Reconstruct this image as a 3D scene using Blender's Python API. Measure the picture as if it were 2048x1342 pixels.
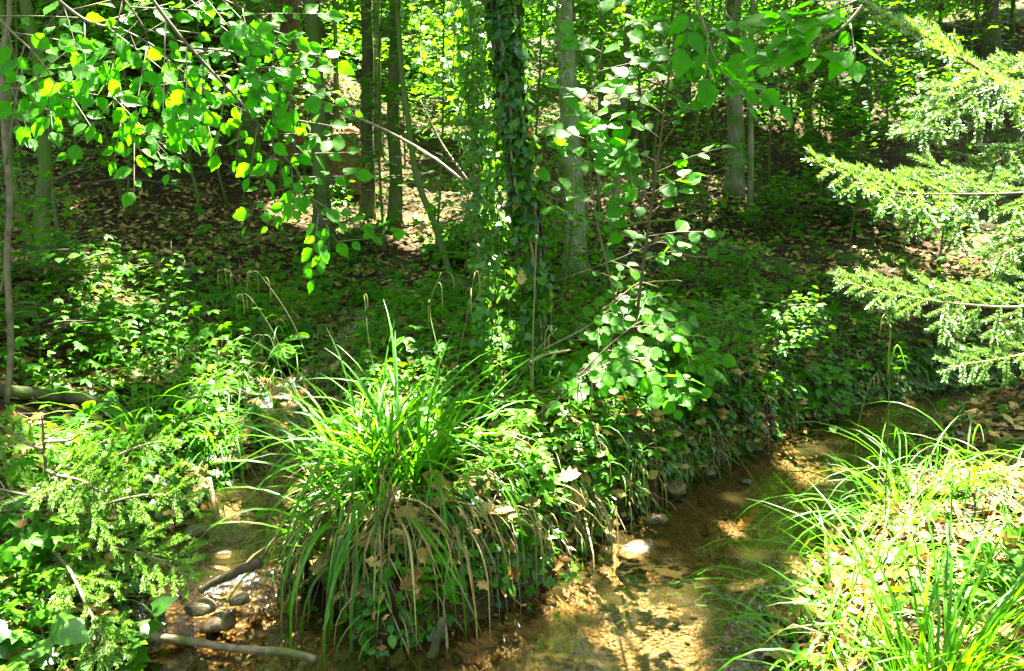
import bpy, bmesh, math
import numpy as np
from mathutils import Vector
rng = np.random.default_rng(7)
R = math.radians
for o in list(bpy.data.objects): bpy.data.objects.remove(o)
SC = bpy.context.scene
COL = SC.collection

# ------------------------------------------------------------------ camera
CAMZ, PITCH, LENS = 1.6, R(-12), 27.0
FP = LENS / 36 * 2048
cam = bpy.data.cameras.new('camera'); cam.lens = LENS; cam.sensor_width = 36
cam.clip_start = 0.05; cam.clip_end = 500
camo = bpy.data.objects.new('camera', cam); COL.objects.link(camo)
camo.location = (0, 0, CAMZ); camo.rotation_euler = (R(90) + PITCH, 0, 0)
SC.camera = camo

# ------------------------------------------------------------------ light
SUN = np.array([0.08, 0.36, 0.93]); SUN /= np.linalg.norm(SUN)
ELEV = math.asin(SUN[2]); AZ = math.atan2(SUN[0], SUN[1])
W = bpy.data.worlds.new('World'); SC.world = W; W.use_nodes = True
nt = W.node_tree; nt.nodes.clear()
sky = nt.nodes.new('ShaderNodeTexSky'); sky.sky_type = 'NISHITA'; sky.sun_disc = False
sky.sun_elevation = ELEV; sky.sun_rotation = AZ; sky.air_density = .7; sky.dust_density = 4.0; sky.ozone_density = .2
bg = nt.nodes.new('ShaderNodeBackground'); bg.inputs[1].default_value = 0.05
wo = nt.nodes.new('ShaderNodeOutputWorld')
nt.links.new(sky.outputs[0], bg.inputs[0]); nt.links.new(bg.outputs[0], wo.inputs[0])
sl = bpy.data.lights.new('sun', 'SUN'); sl.energy = 5.0; sl.angle = R(0.5); sl.color = (1.0, 0.95, 0.86)
so = bpy.data.objects.new('sun', sl); COL.objects.link(so)
so.rotation_euler = Vector(SUN).to_track_quat('Z', 'Y').to_euler()
SC.view_settings.view_transform = 'Standard'; SC.view_settings.look = 'None'
SC.view_settings.gamma = 1.0; SC.view_settings.use_curve_mapping = False
SC.view_settings.exposure = 4.7
cy = SC.cycles
cy.max_bounces = 7; cy.diffuse_bounces = 3; cy.glossy_bounces = 2; cy.transmission_bounces = 5
cy.transparent_max_bounces = 6; cy.caustics_reflective = False; cy.caustics_refractive = False
cy.sample_clamp_indirect = 6.0; cy.use_denoising = True
cy.use_adaptive_sampling = False
try:
    cy.denoiser = 'OPENIMAGEDENOISE'; cy.denoising_prefilter = 'FAST'
except Exception: pass

# ------------------------------------------------------------------ projection helpers
cp, sp = math.cos(PITCH), math.sin(PITCH)
def ray(px, py):
    a = (px - 1024) / FP; b = (671 - py) / FP
    return np.array([a, cp - b * sp, sp + b * cp])
def P(px, py, Y):
    d = ray(px, py); t = Y / d[1]
    return np.array([d[0] * t, Y, CAMZ + d[2] * t])
def PZ(px, py, z):
    d = ray(px, py); t = (z - CAMZ) / d[2]
    return np.array([d[0] * t, d[1] * t, z])
def PX(p):                                   # world -> pixel (2048 frame)
    p = np.atleast_2d(p); v = p - np.array([0, 0, CAMZ])
    dep = v[:, 1] * cp + v[:, 2] * sp; up = -v[:, 1] * sp + v[:, 2] * cp
    dep = np.where(dep < 0.05, 0.05, dep)
    return np.stack([1024 + FP * v[:, 0] / dep, 671 - FP * up / dep], 1)

def vnoise(x, y, seed=0):
    xi = np.floor(x).astype(np.int64); yi = np.floor(y).astype(np.int64)
    fx = x - xi; fy = y - yi; fx = fx * fx * (3 - 2 * fx); fy = fy * fy * (3 - 2 * fy)
    def h(a, b):
        n = (a * 374761393 + b * 668265263 + seed * 974634777) & 0x7fffffff
        n = ((n ^ (n >> 13)) * 1274126177) & 0x7fffffff
        n = n ^ (n >> 16)
        return (n & 0xffff) / 65535.0
    return (h(xi, yi) * (1 - fx) + h(xi + 1, yi) * fx) * (1 - fy) + (h(xi, yi + 1) * (1 - fx) + h(xi + 1, yi + 1) * fx) * fy
def fbm(x, y, seed=0, o=3):
    s = 0; a = .5; x = np.asarray(x, float); y = np.asarray(y, float)
    for i in range(o):
        s = s + a * vnoise(x, y, seed + i); x = x * 2.03; y = y * 2.03; a *= .5
    return s / (1 - .5 ** o)

# ------------------------------------------------------------------ terrain
ctrl = []
for px, py, z in [  # near land by height
    (800, 930, .42), (700, 1000, .36), (1000, 950, .42), (1080, 775, .5), (950, 800, .48), (1250, 860, .42), (1150, 930, .40),
    (1400, 800, .42), (1550, 760, .45), (820, 720, .55), (760, 780, .50), (1680, 740, .45), (1850, 700, .42),
    (1900, 1300, .16), (1700, 1000, .17), (2040, 1000, .28), (1950, 870, .26), (1600, 1300, .12), (2200, 1200, .35), (2300, 900, .45),
    (100, 1300, .15), (100, 1100, .22), (260, 1000, .26), (300, 900, .31), (0, 1000, .30), (450, 870, .32), (480, 780, .42), (100, 800, .42),
    (-200, 900, .55), (300, 760, .48), (100, 620, .78), (450, 680, .55), (560, 640, .68), (-200, 620, 1.0), (300, 550, .86)]:
    ctrl.append(PZ(px, py, z))
for px, py, Y in [
    (300, 450, 7.0), (300, 350, 8.3), (0, 350, 8.0), (550, 450, 7.4), (550, 350, 8.9), (200, 100, 12), (500, 150, 12.5), (0, -50, 14), (400, -50, 15.5),
    (850, 520, 7.0), (830, 430, 9.2), (700, 620, 5.9), (830, 350, 11.3), (720, 380, 9.2), (800, 220, 16), (900, 0, 27), (700, 0, 24),
    (1150, 600, 5.6), (1250, 450, 7.6), (1180, 330, 10.2), (1250, 170, 15), (1300, 50, 20),
    (1500, 640, 5.7), (1750, 620, 6.2), (1950, 600, 6.3), (1500, 450, 7.6), (1800, 450, 7.7), (2050, 450, 7.4), (1500, 300, 9.3), (1800, 300, 9.6), (1550, 150, 12.6), (1800, 150, 12.2), (2050, 150, 11.5),
    (1600, 90, 15.5), (1850, 80, 15.0), (1700, 60, 20)]:
    if Y > 10.5 and not 650 < px < 1350: Y = 10.5 + (Y - 10.5) * .45
    ctrl.append(P(px, py, Y))
ctrl += [np.array(v, float) for v in [(-9, 3, 1.9), (-14, 10, 6), (-14, 25, 12), (10, 3, 1.6), (14, 10, 5), (16, 25, 9), (0, 40, 11), (-14, 40, 17), (14, 40, 12),
    (0, -4, .25), (-6, -4, .7), (6, -4, .8), (0, .5, .02), (1.6, .6, .15), (-1.6, .6, .2), (0, -14, 1), (-14, -8, 3), (14, -8, 3)]]
ctrl = np.array(ctrl)
def _U(r2): return np.where(r2 < 1e-12, 0, r2 * np.log(np.maximum(r2, 1e-12)) * .5)
_n = len(ctrl); _d2 = ((ctrl[:, None, :2] - ctrl[None, :, :2]) ** 2).sum(-1)
_A = np.zeros((_n + 3, _n + 3)); _A[:_n, :_n] = _U(_d2) + np.eye(_n) * .15
_A[:_n, _n] = 1; _A[:_n, _n + 1:] = ctrl[:, :2]; _A[_n, :_n] = 1; _A[_n + 1:, :_n] = ctrl[:, :2].T
_w = np.linalg.solve(_A, np.concatenate([ctrl[:, 2], np.zeros(3)]))
def base(x, y):
    out = np.empty(x.shape); 
    for i in range(0, len(x), 60000):
        xs, ys = x[i:i + 60000], y[i:i + 60000]
        d2 = (xs[:, None] - ctrl[None, :, 0]) ** 2 + (ys[:, None] - ctrl[None, :, 1]) ** 2
        out[i:i + 60000] = _U(d2) @ _w[:_n] + _w[_n] + _w[_n + 1] * xs + _w[_n + 2] * ys
    return out
POLY = np.array([PZ(px, py, 0)[:2] for px, py in [(460, 1900), (600, 1450), (700, 1330), (830, 1300), (960, 1235), (1080, 1180), (1150, 1120), (1205, 1065), (1270, 1035), (1330, 1000),
    (1400, 940), (1500, 900), (1580, 866), (1660, 840), (1740, 800), (1830, 785), (1960, 770), (2200, 760), (2250, 800), (1990, 812), (1890, 835), (1830, 880), (1800, 935), (1700, 1010), (1640, 1070),
    (1600, 1140), (1570, 1200), (1550, 1270), (1540, 1342), (1530, 1480), (1550, 1900)]])
LINE = [(470, 1800, 0.0, .55), (470, 1480, 0.0, .50), (490, 1290, .0, .36), (480, 1248, .02, .30), (450, 1165, .11, .24), (430, 1100, .13, .26), (490, 1010, .16, .20), (565, 940, .21, .16), (600, 870, .25, .17), (590, 815, .29, .16),
        (592, 775, .38, .15), (615, 745, .42, .15), (670, 700, .46, .11), (720, 645, .55, .08), (770, 590, .66, .05)]
LP = np.array([[*PZ(a, b, z)[:2], z, h] for a, b, z, h in LINE])
def seg_d(x, y, a, b):
    ab = b - a; t = np.clip(((x - a[0]) * ab[0] + (y - a[1]) * ab[1]) / (ab @ ab + 1e-9), 0, 1)
    return np.hypot(x - a[0] - t * ab[0], y - a[1] - t * ab[1]), t
def d_right(x, y):
    d = np.full(x.shape, 1e9); ins = np.zeros(x.shape, bool)
    for i in range(len(POLY)):
        a, b = POLY[i], POLY[(i + 1) % len(POLY)]
        dd, _ = seg_d(x, y, a, b); d = np.minimum(d, dd)
        c = ((a[1] > y) != (b[1] > y)); xi = (b[0] - a[0]) * (y - a[1]) / (b[1] - a[1] + 1e-12) + a[0]
        ins ^= c & (x < xi)
    return np.where(ins, -d, d)
def d_left(x, y):
    best = np.full(x.shape, 1e9); lv = np.zeros(x.shape)
    for i in range(len(LP) - 1):
        dd, t = seg_d(x, y, LP[i, :2], LP[i + 1, :2])
        dd = dd - (LP[i, 3] + (LP[i + 1, 3] - LP[i, 3]) * t); l = LP[i, 2] + (LP[i + 1, 2] - LP[i, 2]) * t
        m = dd < best; best = np.where(m, dd, best); lv = np.where(m, l, lv)
    return best, lv
def ground(x, y, full=False):
    x = np.atleast_1d(np.asarray(x, float)); y = np.atleast_1d(np.asarray(y, float))
    z = base(x, y) + (fbm(x * 1.3, y * 1.3, 3) - .5) * .12 + (fbm(x * 5, y * 5, 9) - .5) * .05 + (fbm(x * .45, y * .45, 5) - .5) * .5 * np.clip((y - 6) / 4, 0, 1)
    wob = (fbm(x * 3, y * 3, 21) - .5) * .14
    dr = d_right(x, y) + wob; dl, lv = d_left(x, y); dl = dl + wob * .5
    zz = z
    for d, l, bw in ((dr, 0.0, np.where(x > .75 + (y - 2.5) * .42, .5, .2)), (dl, lv, .16)):
        t = np.clip(d / bw, 0, 1); s = t ** .75
        out = (l - .03) + (z - l + .03) * s
        dep = .04 + np.clip(-d / .3, 0, 1) * .11
        cut = np.where(d < 0, l - dep + (fbm(x * 7, y * 7, 31) - .5) * .025, out)
        zz = np.where(d < bw, np.minimum(zz, cut), zz)
    return (zz, dr, dl) if full else zz
_gx = np.arange(-9, 11.01, .03); _gy = np.arange(.2, 18.01, .03); _XX, _YY = np.meshgrid(_gx, _gy)
_H = ground(_XX.ravel(), _YY.ravel()).reshape(_XX.shape)
def gf(x, y):                                # fast look-up of the ground height
    x = np.atleast_1d(np.asarray(x, float)); y = np.atleast_1d(np.asarray(y, float))
    u = (x + 9) / .03; v = (y - .2) / .03; ok = (u >= 0) & (v >= 0) & (u < len(_gx) - 1.01) & (v < len(_gy) - 1.01)
    i = np.clip(u.astype(int), 0, len(_gx) - 2); j = np.clip(v.astype(int), 0, len(_gy) - 2); a = u - i; b = v - j
    z = (_H[j, i] * (1 - a) + _H[j, i + 1] * a) * (1 - b) + (_H[j + 1, i] * (1 - a) + _H[j + 1, i + 1] * a) * b
    if not ok.all(): z[~ok] = ground(x[~ok], y[~ok])
    return z
def g1(x, y): return float(gf(x, y)[0])
def G(px, py, near=1.0, far=45):
    d = ray(px, py); Y = near * (far / near) ** np.linspace(0, 1, 400); t = Y / d[1]
    zz = CAMZ + d[2] * t; h = gf(d[0] * t, Y); s = zz - h
    i = np.argmax(s < 0)
    if s[i] >= 0: i = len(Y) - 1
    if i == 0: i = 1
    f = s[i - 1] / (s[i - 1] - s[i] + 1e-9); f = min(max(f, 0), 1); y = Y[i - 1] + f * (Y[i] - Y[i - 1])
    x = d[0] * y / d[1]
    return np.array([x, y, g1(x, y)])

# ------------------------------------------------------------------ materials
def nodes(name):
    m = bpy.data.materials.new(name); m.use_nodes = True; t = m.node_tree; t.nodes.clear()
    return m, t, (lambda k: t.nodes.new('ShaderNode' + k)), t.links.new
def rnd_socket(t, N, L):
    a = N('Attribute'); a.attribute_name = 'rnd'; oi = N('ObjectInfo')
    s = N('Math'); s.operation = 'ADD'; L(a.outputs['Fac'], s.inputs[0]); L(oi.outputs['Random'], s.inputs[1])
    f = N('Math'); f.operation = 'FRACT'; L(s.outputs[0], f.inputs[0]); return f.outputs[0]
def ramp(N, L, sock, stops):
    r = N('ValToRGB'); e = r.color_ramp.elements
    while len(e) < len(stops): e.new(.5)
    for el, (p, c) in zip(e, stops): el.position = p; el.color = (*c, 1)
    L(sock, r.inputs[0]); return r.outputs[0]
def leaf_mat(name, cols, trans=(.30, .55, .03), tw=.45, rough=.42, spec=.5, vein=None, blot=None):
    m, t, N, L = nodes(name)
    rs = rnd_socket(t, N, L); k = len(cols)
    c = ramp(N, L, rs, [(i / max(1, k - 1), v) for i, v in enumerate(cols)])
    ge = N('NewGeometry'); nz = N('TexNoise'); nz.inputs['Scale'].default_value = 60; nz.inputs['Detail'].default_value = 2
    L(ge.outputs['Position'], nz.inputs['Vector'])
    mx = N('MixRGB'); mx.blend_type = 'MULTIPLY'; mx.inputs[0].default_value = .7
    rr = ramp(N, L, nz.outputs[0], [(.3, (.55, .55, .55)), (.7, (1.25, 1.2, 1.1))]); L(c, mx.inputs[1]); L(rr, mx.inputs[2])
    col = mx.outputs[0]
    tcol = N('MixRGB'); tcol.blend_type = 'MIX'; tcol.inputs[0].default_value = .75; L(col, tcol.inputs[1]); tcol.inputs[2].default_value = (*trans, 1)
    tc = tcol.outputs[0]; bsock = None
    if vein:
        uv = N('UVMap'); sx = N('SeparateXYZ'); L(uv.outputs[0], sx.inputs[0])
        a = N('Math'); a.operation = 'SUBTRACT'; L(sx.outputs[0], a.inputs[0]); a.inputs[1].default_value = .5
        ab = N('Math'); ab.operation = 'ABSOLUTE'; L(a.outputs[0], ab.inputs[0])
        k2 = N('Math'); k2.operation = 'MULTIPLY_ADD'; L(ab.outputs[0], k2.inputs[0]); k2.inputs[1].default_value = -.9; L(sx.outputs[1], k2.inputs[2])
        k3 = N('Math'); k3.operation = 'MULTIPLY'; L(k2.outputs[0], k3.inputs[0]); k3.inputs[1].default_value = vein
        fr = N('Math'); fr.operation = 'PINGPONG'; L(k3.outputs[0], fr.inputs[0]); fr.inputs[1].default_value = .5
        vs = N('MapRange'); vs.inputs[1].default_value = 0; vs.inputs[2].default_value = .10; vs.inputs[3].default_value = 1; vs.inputs[4].default_value = 0; L(fr.outputs[0], vs.inputs[0])
        ms = N('MapRange'); ms.inputs[1].default_value = .01; ms.inputs[2].default_value = .035; ms.inputs[3].default_value = 1; ms.inputs[4].default_value = 0; L(ab.outputs[0], ms.inputs[0])
        mm = N('Math'); mm.operation = 'MAXIMUM'; L(vs.outputs[0], mm.inputs[0]); L(ms.outputs[0], mm.inputs[1])
        v = N('MixRGB'); v.blend_type = 'MULTIPLY'; L(tc, v.inputs[1]); v.inputs[2].default_value = (.6, .68, .5, 1)
        ml = N('Math'); ml.operation = 'MULTIPLY'; L(mm.outputs[0], ml.inputs[0]); ml.inputs[1].default_value = .7; L(ml.outputs[0], v.inputs[0]); tc = v.outputs[0]
        v2 = N('MixRGB'); v2.blend_type = 'MIX'; L(col, v2.inputs[1]); v2.inputs[2].default_value = (.14, .24, .07, 1)
        m2 = N('Math'); m2.operation = 'MULTIPLY'; L(mm.outputs[0], m2.inputs[0]); m2.inputs[1].default_value = .3; L(m2.outputs[0], v2.inputs[0]); col = v2.outputs[0]
        b = N('Bump'); b.inputs['Strength'].default_value = .35; b.inputs['Distance'].default_value = .004; b.invert = True; L(mm.outputs[0], b.inputs['Height']); bsock = b.outputs[0]
    p = N('BsdfPrincipled'); L(col, p.inputs['Base Color']); p.inputs['Roughness'].default_value = rough
    p.inputs['Specular IOR Level'].default_value = spec
    tr = N('BsdfTranslucent'); L(tc, tr.inputs[0])
    if bsock: L(bsock, p.inputs['Normal'])
    ms_ = N('MixShader'); ms_.inputs[0].default_value = tw; L(p.outputs[0], ms_.inputs[1]); L(tr.outputs[0], ms_.inputs[2])
    o = N('OutputMaterial'); L(ms_.outputs[0], o.inputs[0]); return m
def bark_mat(name, c1, c2, moss=(.06, .10, .012), mossiness=.45, scale=14, ridge=1.0):
    m, t, N, L = nodes(name)
    tc = N('TexCoord'); mp = N('Mapping'); mp.inputs['Scale'].default_value = (1, 1, .22); L(tc.outputs['Object'], mp.inputs[0])
    n1 = N('TexNoise'); n1.inputs['Scale'].default_value = scale * 2.5; n1.inputs['Detail'].default_value = 6; n1.inputs['Roughness'].default_value = .7; L(mp.outputs[0], n1.inputs['Vector'])
    c = ramp(N, L, n1.outputs[0], [(.32, c1), (.68, c2)])
    n2 = N('TexNoise'); n2.inputs['Scale'].default_value = 5; n2.inputs['Detail'].default_value = 5; L(tc.outputs['Object'], n2.inputs['Vector'])
    f = ramp(N, L, n2.outputs[0], [(max(0, .62 - mossiness * .4), (0, 0, 0)), (.75 - mossiness * .25, (1, 1, 1))])
    mx = N('MixRGB'); L(f, mx.inputs[0]); L(c, mx.inputs[1]); mx.inputs[2].default_value = (*moss, 1)
    p = N('BsdfPrincipled'); L(mx.outputs[0], p.inputs['Base Color']); p.inputs['Roughness'].default_value = .85; p.inputs['Specular IOR Level'].default_value = .12
    b = N('Bump'); b.inputs['Strength'].default_value = .8 * ridge; b.inputs['Distance'].default_value = .02; L(n1.outputs[0], b.inputs['Height']); L(b.outputs[0], p.inputs['Normal'])
    o = N('OutputMaterial'); L(p.outputs[0], o.inputs[0]); return m
def rnd_mat(name, stops, rough=.8, tw=0., nscale=25, bump=.3, spec=.3):
    m, t, N, L = nodes(name); rs = rnd_socket(t, N, L); k = len(stops)
    c = ramp(N, L, rs, [(i / max(1, k - 1), v) for i, v in enumerate(stops)])
    ge = N('NewGeometry'); nz = N('TexNoise'); nz.inputs['Scale'].default_value = nscale; nz.inputs['Detail'].default_value = 4
    L(ge.outputs['Position'], nz.inputs['Vector'])
    mx = N('MixRGB'); mx.blend_type = 'MULTIPLY'; mx.inputs[0].default_value = .8
    rr = ramp(N, L, nz.outputs[0], [(.3, (.4, .4, .4)), (.7, (1.3, 1.25, 1.2))]); L(c, mx.inputs[1]); L(rr, mx.inputs[2])
    p = N('BsdfPrincipled'); L(mx.outputs[0], p.inputs['Base Color']); p.inputs['Roughness'].default_value = rough; p.inputs['Specular IOR Level'].default_value = spec
    if bump:
        b = N('Bump'); b.inputs['Strength'].default_value = bump; b.inputs['Distance'].default_value = .01; L(nz.outputs[0], b.inputs['Height']); L(b.outputs[0], p.inputs['Normal'])
    o = N('OutputMaterial')
    if tw:
        tr = N('BsdfTranslucent'); L(mx.outputs[0], tr.inputs[0]); ms = N('MixShader'); ms.inputs[0].default_value = tw
        L(p.outputs[0], ms.inputs[1]); L(tr.outputs[0], ms.inputs[2]); L(ms.outputs[0], o.inputs[0])
    else: L(p.outputs[0], o.inputs[0])
    return m
M = {}
M['beech'] = leaf_mat('beech leaf', [(.028, .11, .0006), (.042, .15, .0008), (.055, .17, .001)], (.105, .60, .0015), .66, .45, .15, vein=9)
M['hazel'] = leaf_mat('hazel leaf', [(.026, .105, .002), (.038, .14, .0025), (.05, .16, .003)], (.12, .56, .003), .58, .42, .15, vein=8)
M['ivy'] = leaf_mat('ivy leaf', [(.008, .04, .001), (.014, .065, .0012), (.026, .10, .0015), (.042, .12, .002)], (.12, .34, .003), .22, .36, .22)
M['ivy_sunlit'] = leaf_mat('glossy sunlit-tone hanging ivy leaf', [(.03, .10, .002), (.045, .13, .003), (.065, .16, .004)], (.16, .46, .006), .4, .38, .4)  # ivy greens raised, so the sunlight on the curtain is partly in the colour
M['herb'] = leaf_mat('herb leaf', [(.020, .09, .0006), (.032, .13, .0006), (.052, .16, .001), (.03, .13, .005)], (.15, .45, .001), .38, .5, .1)
M['maple'] = leaf_mat('maple leaf', [(.018, .085, .0008), (.028, .12, .001), (.04, .14, .001)], (.13, .45, .001), .42, .5, .1)
M['wood_leaf'] = leaf_mat('woodland leaf', [(.028, .11, .0006), (.042, .14, .0006), (.065, .17, .001)], (.14, .52, .001), .5, .5, .1)
M['canopy'] = leaf_mat('canopy leaf', [(.03, .12, .001), (.045, .15, .001), (.065, .17, .001)], (.24, .52, .002), .42, .5, .1)
M['needle'] = leaf_mat('spruce needle', [(.035, .11, .010), (.055, .14, .014), (.085, .17, .02)], (.26, .52, .03), .3, .34, .7)
M['sedge'] = leaf_mat('sedge blade', [(.022, .10, .0006), (.036, .14, .0007), (.062, .18, .001)], (.12, .48, .001), .4, .4, .25)
M['straw'] = leaf_mat('dry sedge blade', [(.11, .085, .026), (.18, .14, .045), (.26, .21, .08), (.08, .05, .016)], (.36, .29, .08), .25, .6, .25)
M['dead'] = rnd_mat('dead leaf', [(.09, .046, .010), (.19, .115, .03), (.30, .20, .06), (.40, .29, .10), (.13, .065, .014)], .7, .15, 40, .25, .12)
M['bark_dark'] = bark_mat('dark bark', (.03, .022, .014), (.10, .078, .052), mossiness=.35)
M['bark_pale'] = bark_mat('pale mossy bark', (.08, .068, .04), (.24, .205, .14), mossiness=.55, ridge=.5)
M['bark_moss'] = bark_mat('mossy bark', (.05, .04, .022), (.14, .115, .07), mossiness=.85)
M['bark_red'] = bark_mat('spruce bark', (.06, .03, .017), (.20, .105, .06), mossiness=.15)
M['twig'] = rnd_mat('twig bark', [(.06, .045, .028), (.12, .09, .055), (.17, .14, .09)], .8)
M['twig_green'] = rnd_mat('green stem', [(.06, .11, .02), (.09, .13, .03), (.10, .09, .04)], .6)
M['root'] = rnd_mat('root', [(.08, .055, .03), (.16, .115, .065), (.22, .17, .10)], .8)
M['stone'] = rnd_mat('wet stone', [(.018, .014, .007), (.04, .03, .014), (.07, .053, .025), (.055, .03, .013), (.09, .072, .038)], .4, 0, 38, .9, .2)
M['gravel'] = rnd_mat('stream gravel', [(.03, .021, .009), (.08, .056, .024), (.13, .095, .042), (.07, .04, .016), (.20, .155, .085)], .45, 0, 45, .3, .4)
M['rot'] = bark_mat('rotten wood', (.05, .038, .022), (.19, .15, .095), moss=(.07, .09, .02), mossiness=.3)
M['torn'] = rnd_mat('torn stump wood', [(.36, .19, .07), (.5, .28, .1), (.3, .14, .05)], .7, 0, 30, .5)
M['flower'] = leaf_mat('flower spike', [(.16, .15, .05), (.22, .19, .07), (.13, .16, .04)], (.35, .35, .1), .3, .7, .2)

def ground_material():
    m, t, N, L = nodes('woodland soil')
    ge = N('NewGeometry'); n1 = N('TexNoise'); n1.inputs['Scale'].default_value = 30; n1.inputs['Detail'].default_value = 8; L(ge.outputs['Position'], n1.inputs['Vector'])
    n2 = N('TexNoise'); n2.inputs['Scale'].default_value = 2.2; n2.inputs['Detail'].default_value = 5; L(ge.outputs['Position'], n2.inputs['Vector'])
    v = N('TexVoronoi'); v.inputs['Scale'].default_value = 22; L(ge.outputs['Position'], v.inputs['Vector'])
    c = ramp(N, L, n1.outputs[0], [(.3, (.010, .0065, .0025)), (.55, (.03, .019, .008)), (.75, (.065, .042, .018))])
    c2 = N('MixRGB'); c2.blend_type = 'OVERLAY'; c2.inputs[0].default_value = .2; L(c, c2.inputs[1]); L(v.outputs['Color'], c2.inputs[2])
    hs = N('HueSaturation'); hs.inputs['Saturation'].default_value = 1.0; L(c2.outputs[0], hs.inputs['Color'])
    mo = ramp(N, L, n2.outputs[0], [(.5, (0, 0, 0)), (.66, (1, 1, 1))])
    mx = N('MixRGB'); L(mo, mx.inputs[0]); L(hs.outputs[0], mx.inputs[1]); mx.inputs[2].default_value = (.035, .062, .01, 1)
    p = N('BsdfPrincipled'); L(mx.outputs[0], p.inputs['Base Color']); p.inputs['Roughness'].default_value = .9; p.inputs['Specular IOR Level'].default_value = .05
    b = N('Bump'); b.inputs['Strength'].default_value = .8; b.inputs['Distance'].default_value = .03; L(n1.outputs[0], b.inputs['Height']); L(b.outputs[0], p.inputs['Normal'])
    o = N('OutputMaterial'); L(p.outputs[0], o.inputs[0]); return m
def bed_material():
    m, t, N, L = nodes('stream bed silt')
    ge = N('NewGeometry'); n1 = N('TexVoronoi'); n1.inputs['Scale'].default_value = 55; L(ge.outputs['Position'], n1.inputs['Vector'])
    n2 = N('TexNoise'); n2.inputs['Scale'].default_value = 3.5; n2.inputs['Detail'].default_value = 6; L(ge.outputs['Position'], n2.inputs['Vector'])
    sp_ = N('SeparateColor'); L(n1.outputs['Color'], sp_.inputs[0])
    c = ramp(N, L, sp_.outputs[0], [(0, (.03, .022, .009)), (.5, (.075, .054, .023)), (1, (.15, .112, .055))])
    d = ramp(N, L, n2.outputs[0], [(.35, (.4, .4, .35)), (.62, (1.1, 1, .95))])
    mx = N('MixRGB'); mx.blend_type = 'MULTIPLY'; mx.inputs[0].default_value = .9; L(c, mx.inputs[1]); L(d, mx.inputs[2])
    p = N('BsdfPrincipled'); L(mx.outputs[0], p.inputs['Base Color']); p.inputs['Roughness'].default_value = .5
    b = N('Bump'); b.inputs['Strength'].default_value = .6; b.inputs['Distance'].default_value = .01; L(n1.outputs['Distance'], b.inputs['Height']); L(b.outputs[0], p.inputs['Normal'])
    o = N('OutputMaterial'); L(p.outputs[0], o.inputs[0]); return m
def water_material(scale, strength, ior=1.42):
    m, t, N, L = nodes('clear brook water')
    ge = N('NewGeometry'); mp = N('Mapping'); mp.inputs['Scale'].default_value = (1.6, .6, 1); mp.inputs['Rotation'].default_value = (0, 0, R(-35)); L(ge.outputs['Position'], mp.inputs[0])
    n1 = N('TexNoise'); n1.inputs['Scale'].default_value = scale; n1.inputs['Detail'].default_value = 4; n1.inputs['Distortion'].default_value = .6; L(mp.outputs[0], n1.inputs['Vector'])
    b = N('Bump'); b.inputs['Strength'].default_value = strength; b.inputs['Distance'].default_value = .03; L(n1.outputs[0], b.inputs['Height'])
    gl = N('BsdfGlossy'); gl.inputs['Roughness'].default_value = .06; gl.inputs['Color'].default_value = (.95, .97, 1, 1); L(b.outputs[0], gl.inputs['Normal'])
    tr = N('BsdfTransparent'); tr.inputs[0].default_value = (.78, .66, .42, 1)
    fr = N('Fresnel'); fr.inputs[0].default_value = ior; L(b.outputs[0], fr.inputs['Normal'])
    df = N('BsdfDiffuse'); df.inputs[0].default_value = (.075, .055, .016, 1); mu = N('MixShader'); mu.inputs[0].default_value = .12; L(tr.outputs[0], mu.inputs[1]); L(df.outputs[0], mu.inputs[2])
    mx = N('MixShader'); L(fr.outputs[0], mx.inputs[0]); L(mu.outputs[0], mx.inputs[1]); L(gl.outputs[0], mx.inputs[2])
    o = N('OutputMaterial'); L(mx.outputs[0], o.inputs[0]); return m
M['soil'] = ground_material(); M['bed'] = bed_material()
M['water'] = water_material(9, .4); M['water_fast'] = water_material(26, .4, 1.3)

# ------------------------------------------------------------------ mesh helpers
def raw_mesh(name, V, loops, starts, totals, mat, rnd=None, uv=None, smooth=False, mats=None, midx=None):
    me = bpy.data.meshes.new(name); V = np.ascontiguousarray(V, np.float32)
    me.vertices.add(len(V)); me.vertices.foreach_set('co', V.ravel())
    me.loops.add(len(loops)); me.loops.foreach_set('vertex_index', np.ascontiguousarray(loops, np.int32))
    me.polygons.add(len(starts)); me.polygons.foreach_set('loop_start', np.ascontiguousarray(starts, np.int32))
    try: me.polygons.foreach_set('loop_total', np.ascontiguousarray(totals, np.int32))
    except Exception: pass
    if smooth: me.polygons.foreach_set('use_smooth', np.ones(len(starts), bool))
    for mm in (mats or [mat]): me.materials.append(M[mm] if isinstance(mm, str) else mm)
    if midx is not None: me.polygons.foreach_set('material_index', np.ascontiguousarray(midx, np.int32))
    me.update(calc_edges=True)
    if rnd is not None:
        a = me.attributes.new('rnd', 'FLOAT', 'POINT'); a.data.foreach_set('value', np.ascontiguousarray(rnd, np.float32))
    if uv is not None:
        l = me.uv_layers.new(name='UVMap'); l.data.foreach_set('uv', np.ascontiguousarray(uv[loops], np.float32).ravel())
    return me
class T:                                     # a small template: verts, faces, uv
    def __init__(s, v, f, uv=None):
        s.v = np.array(v, float); s.f = f
        s.uv = np.array(uv, float) if uv is not None else np.zeros((len(v), 2))
        s.l = np.concatenate([np.array(q) for q in f]); s.t = np.array([len(q) for q in f])
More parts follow.
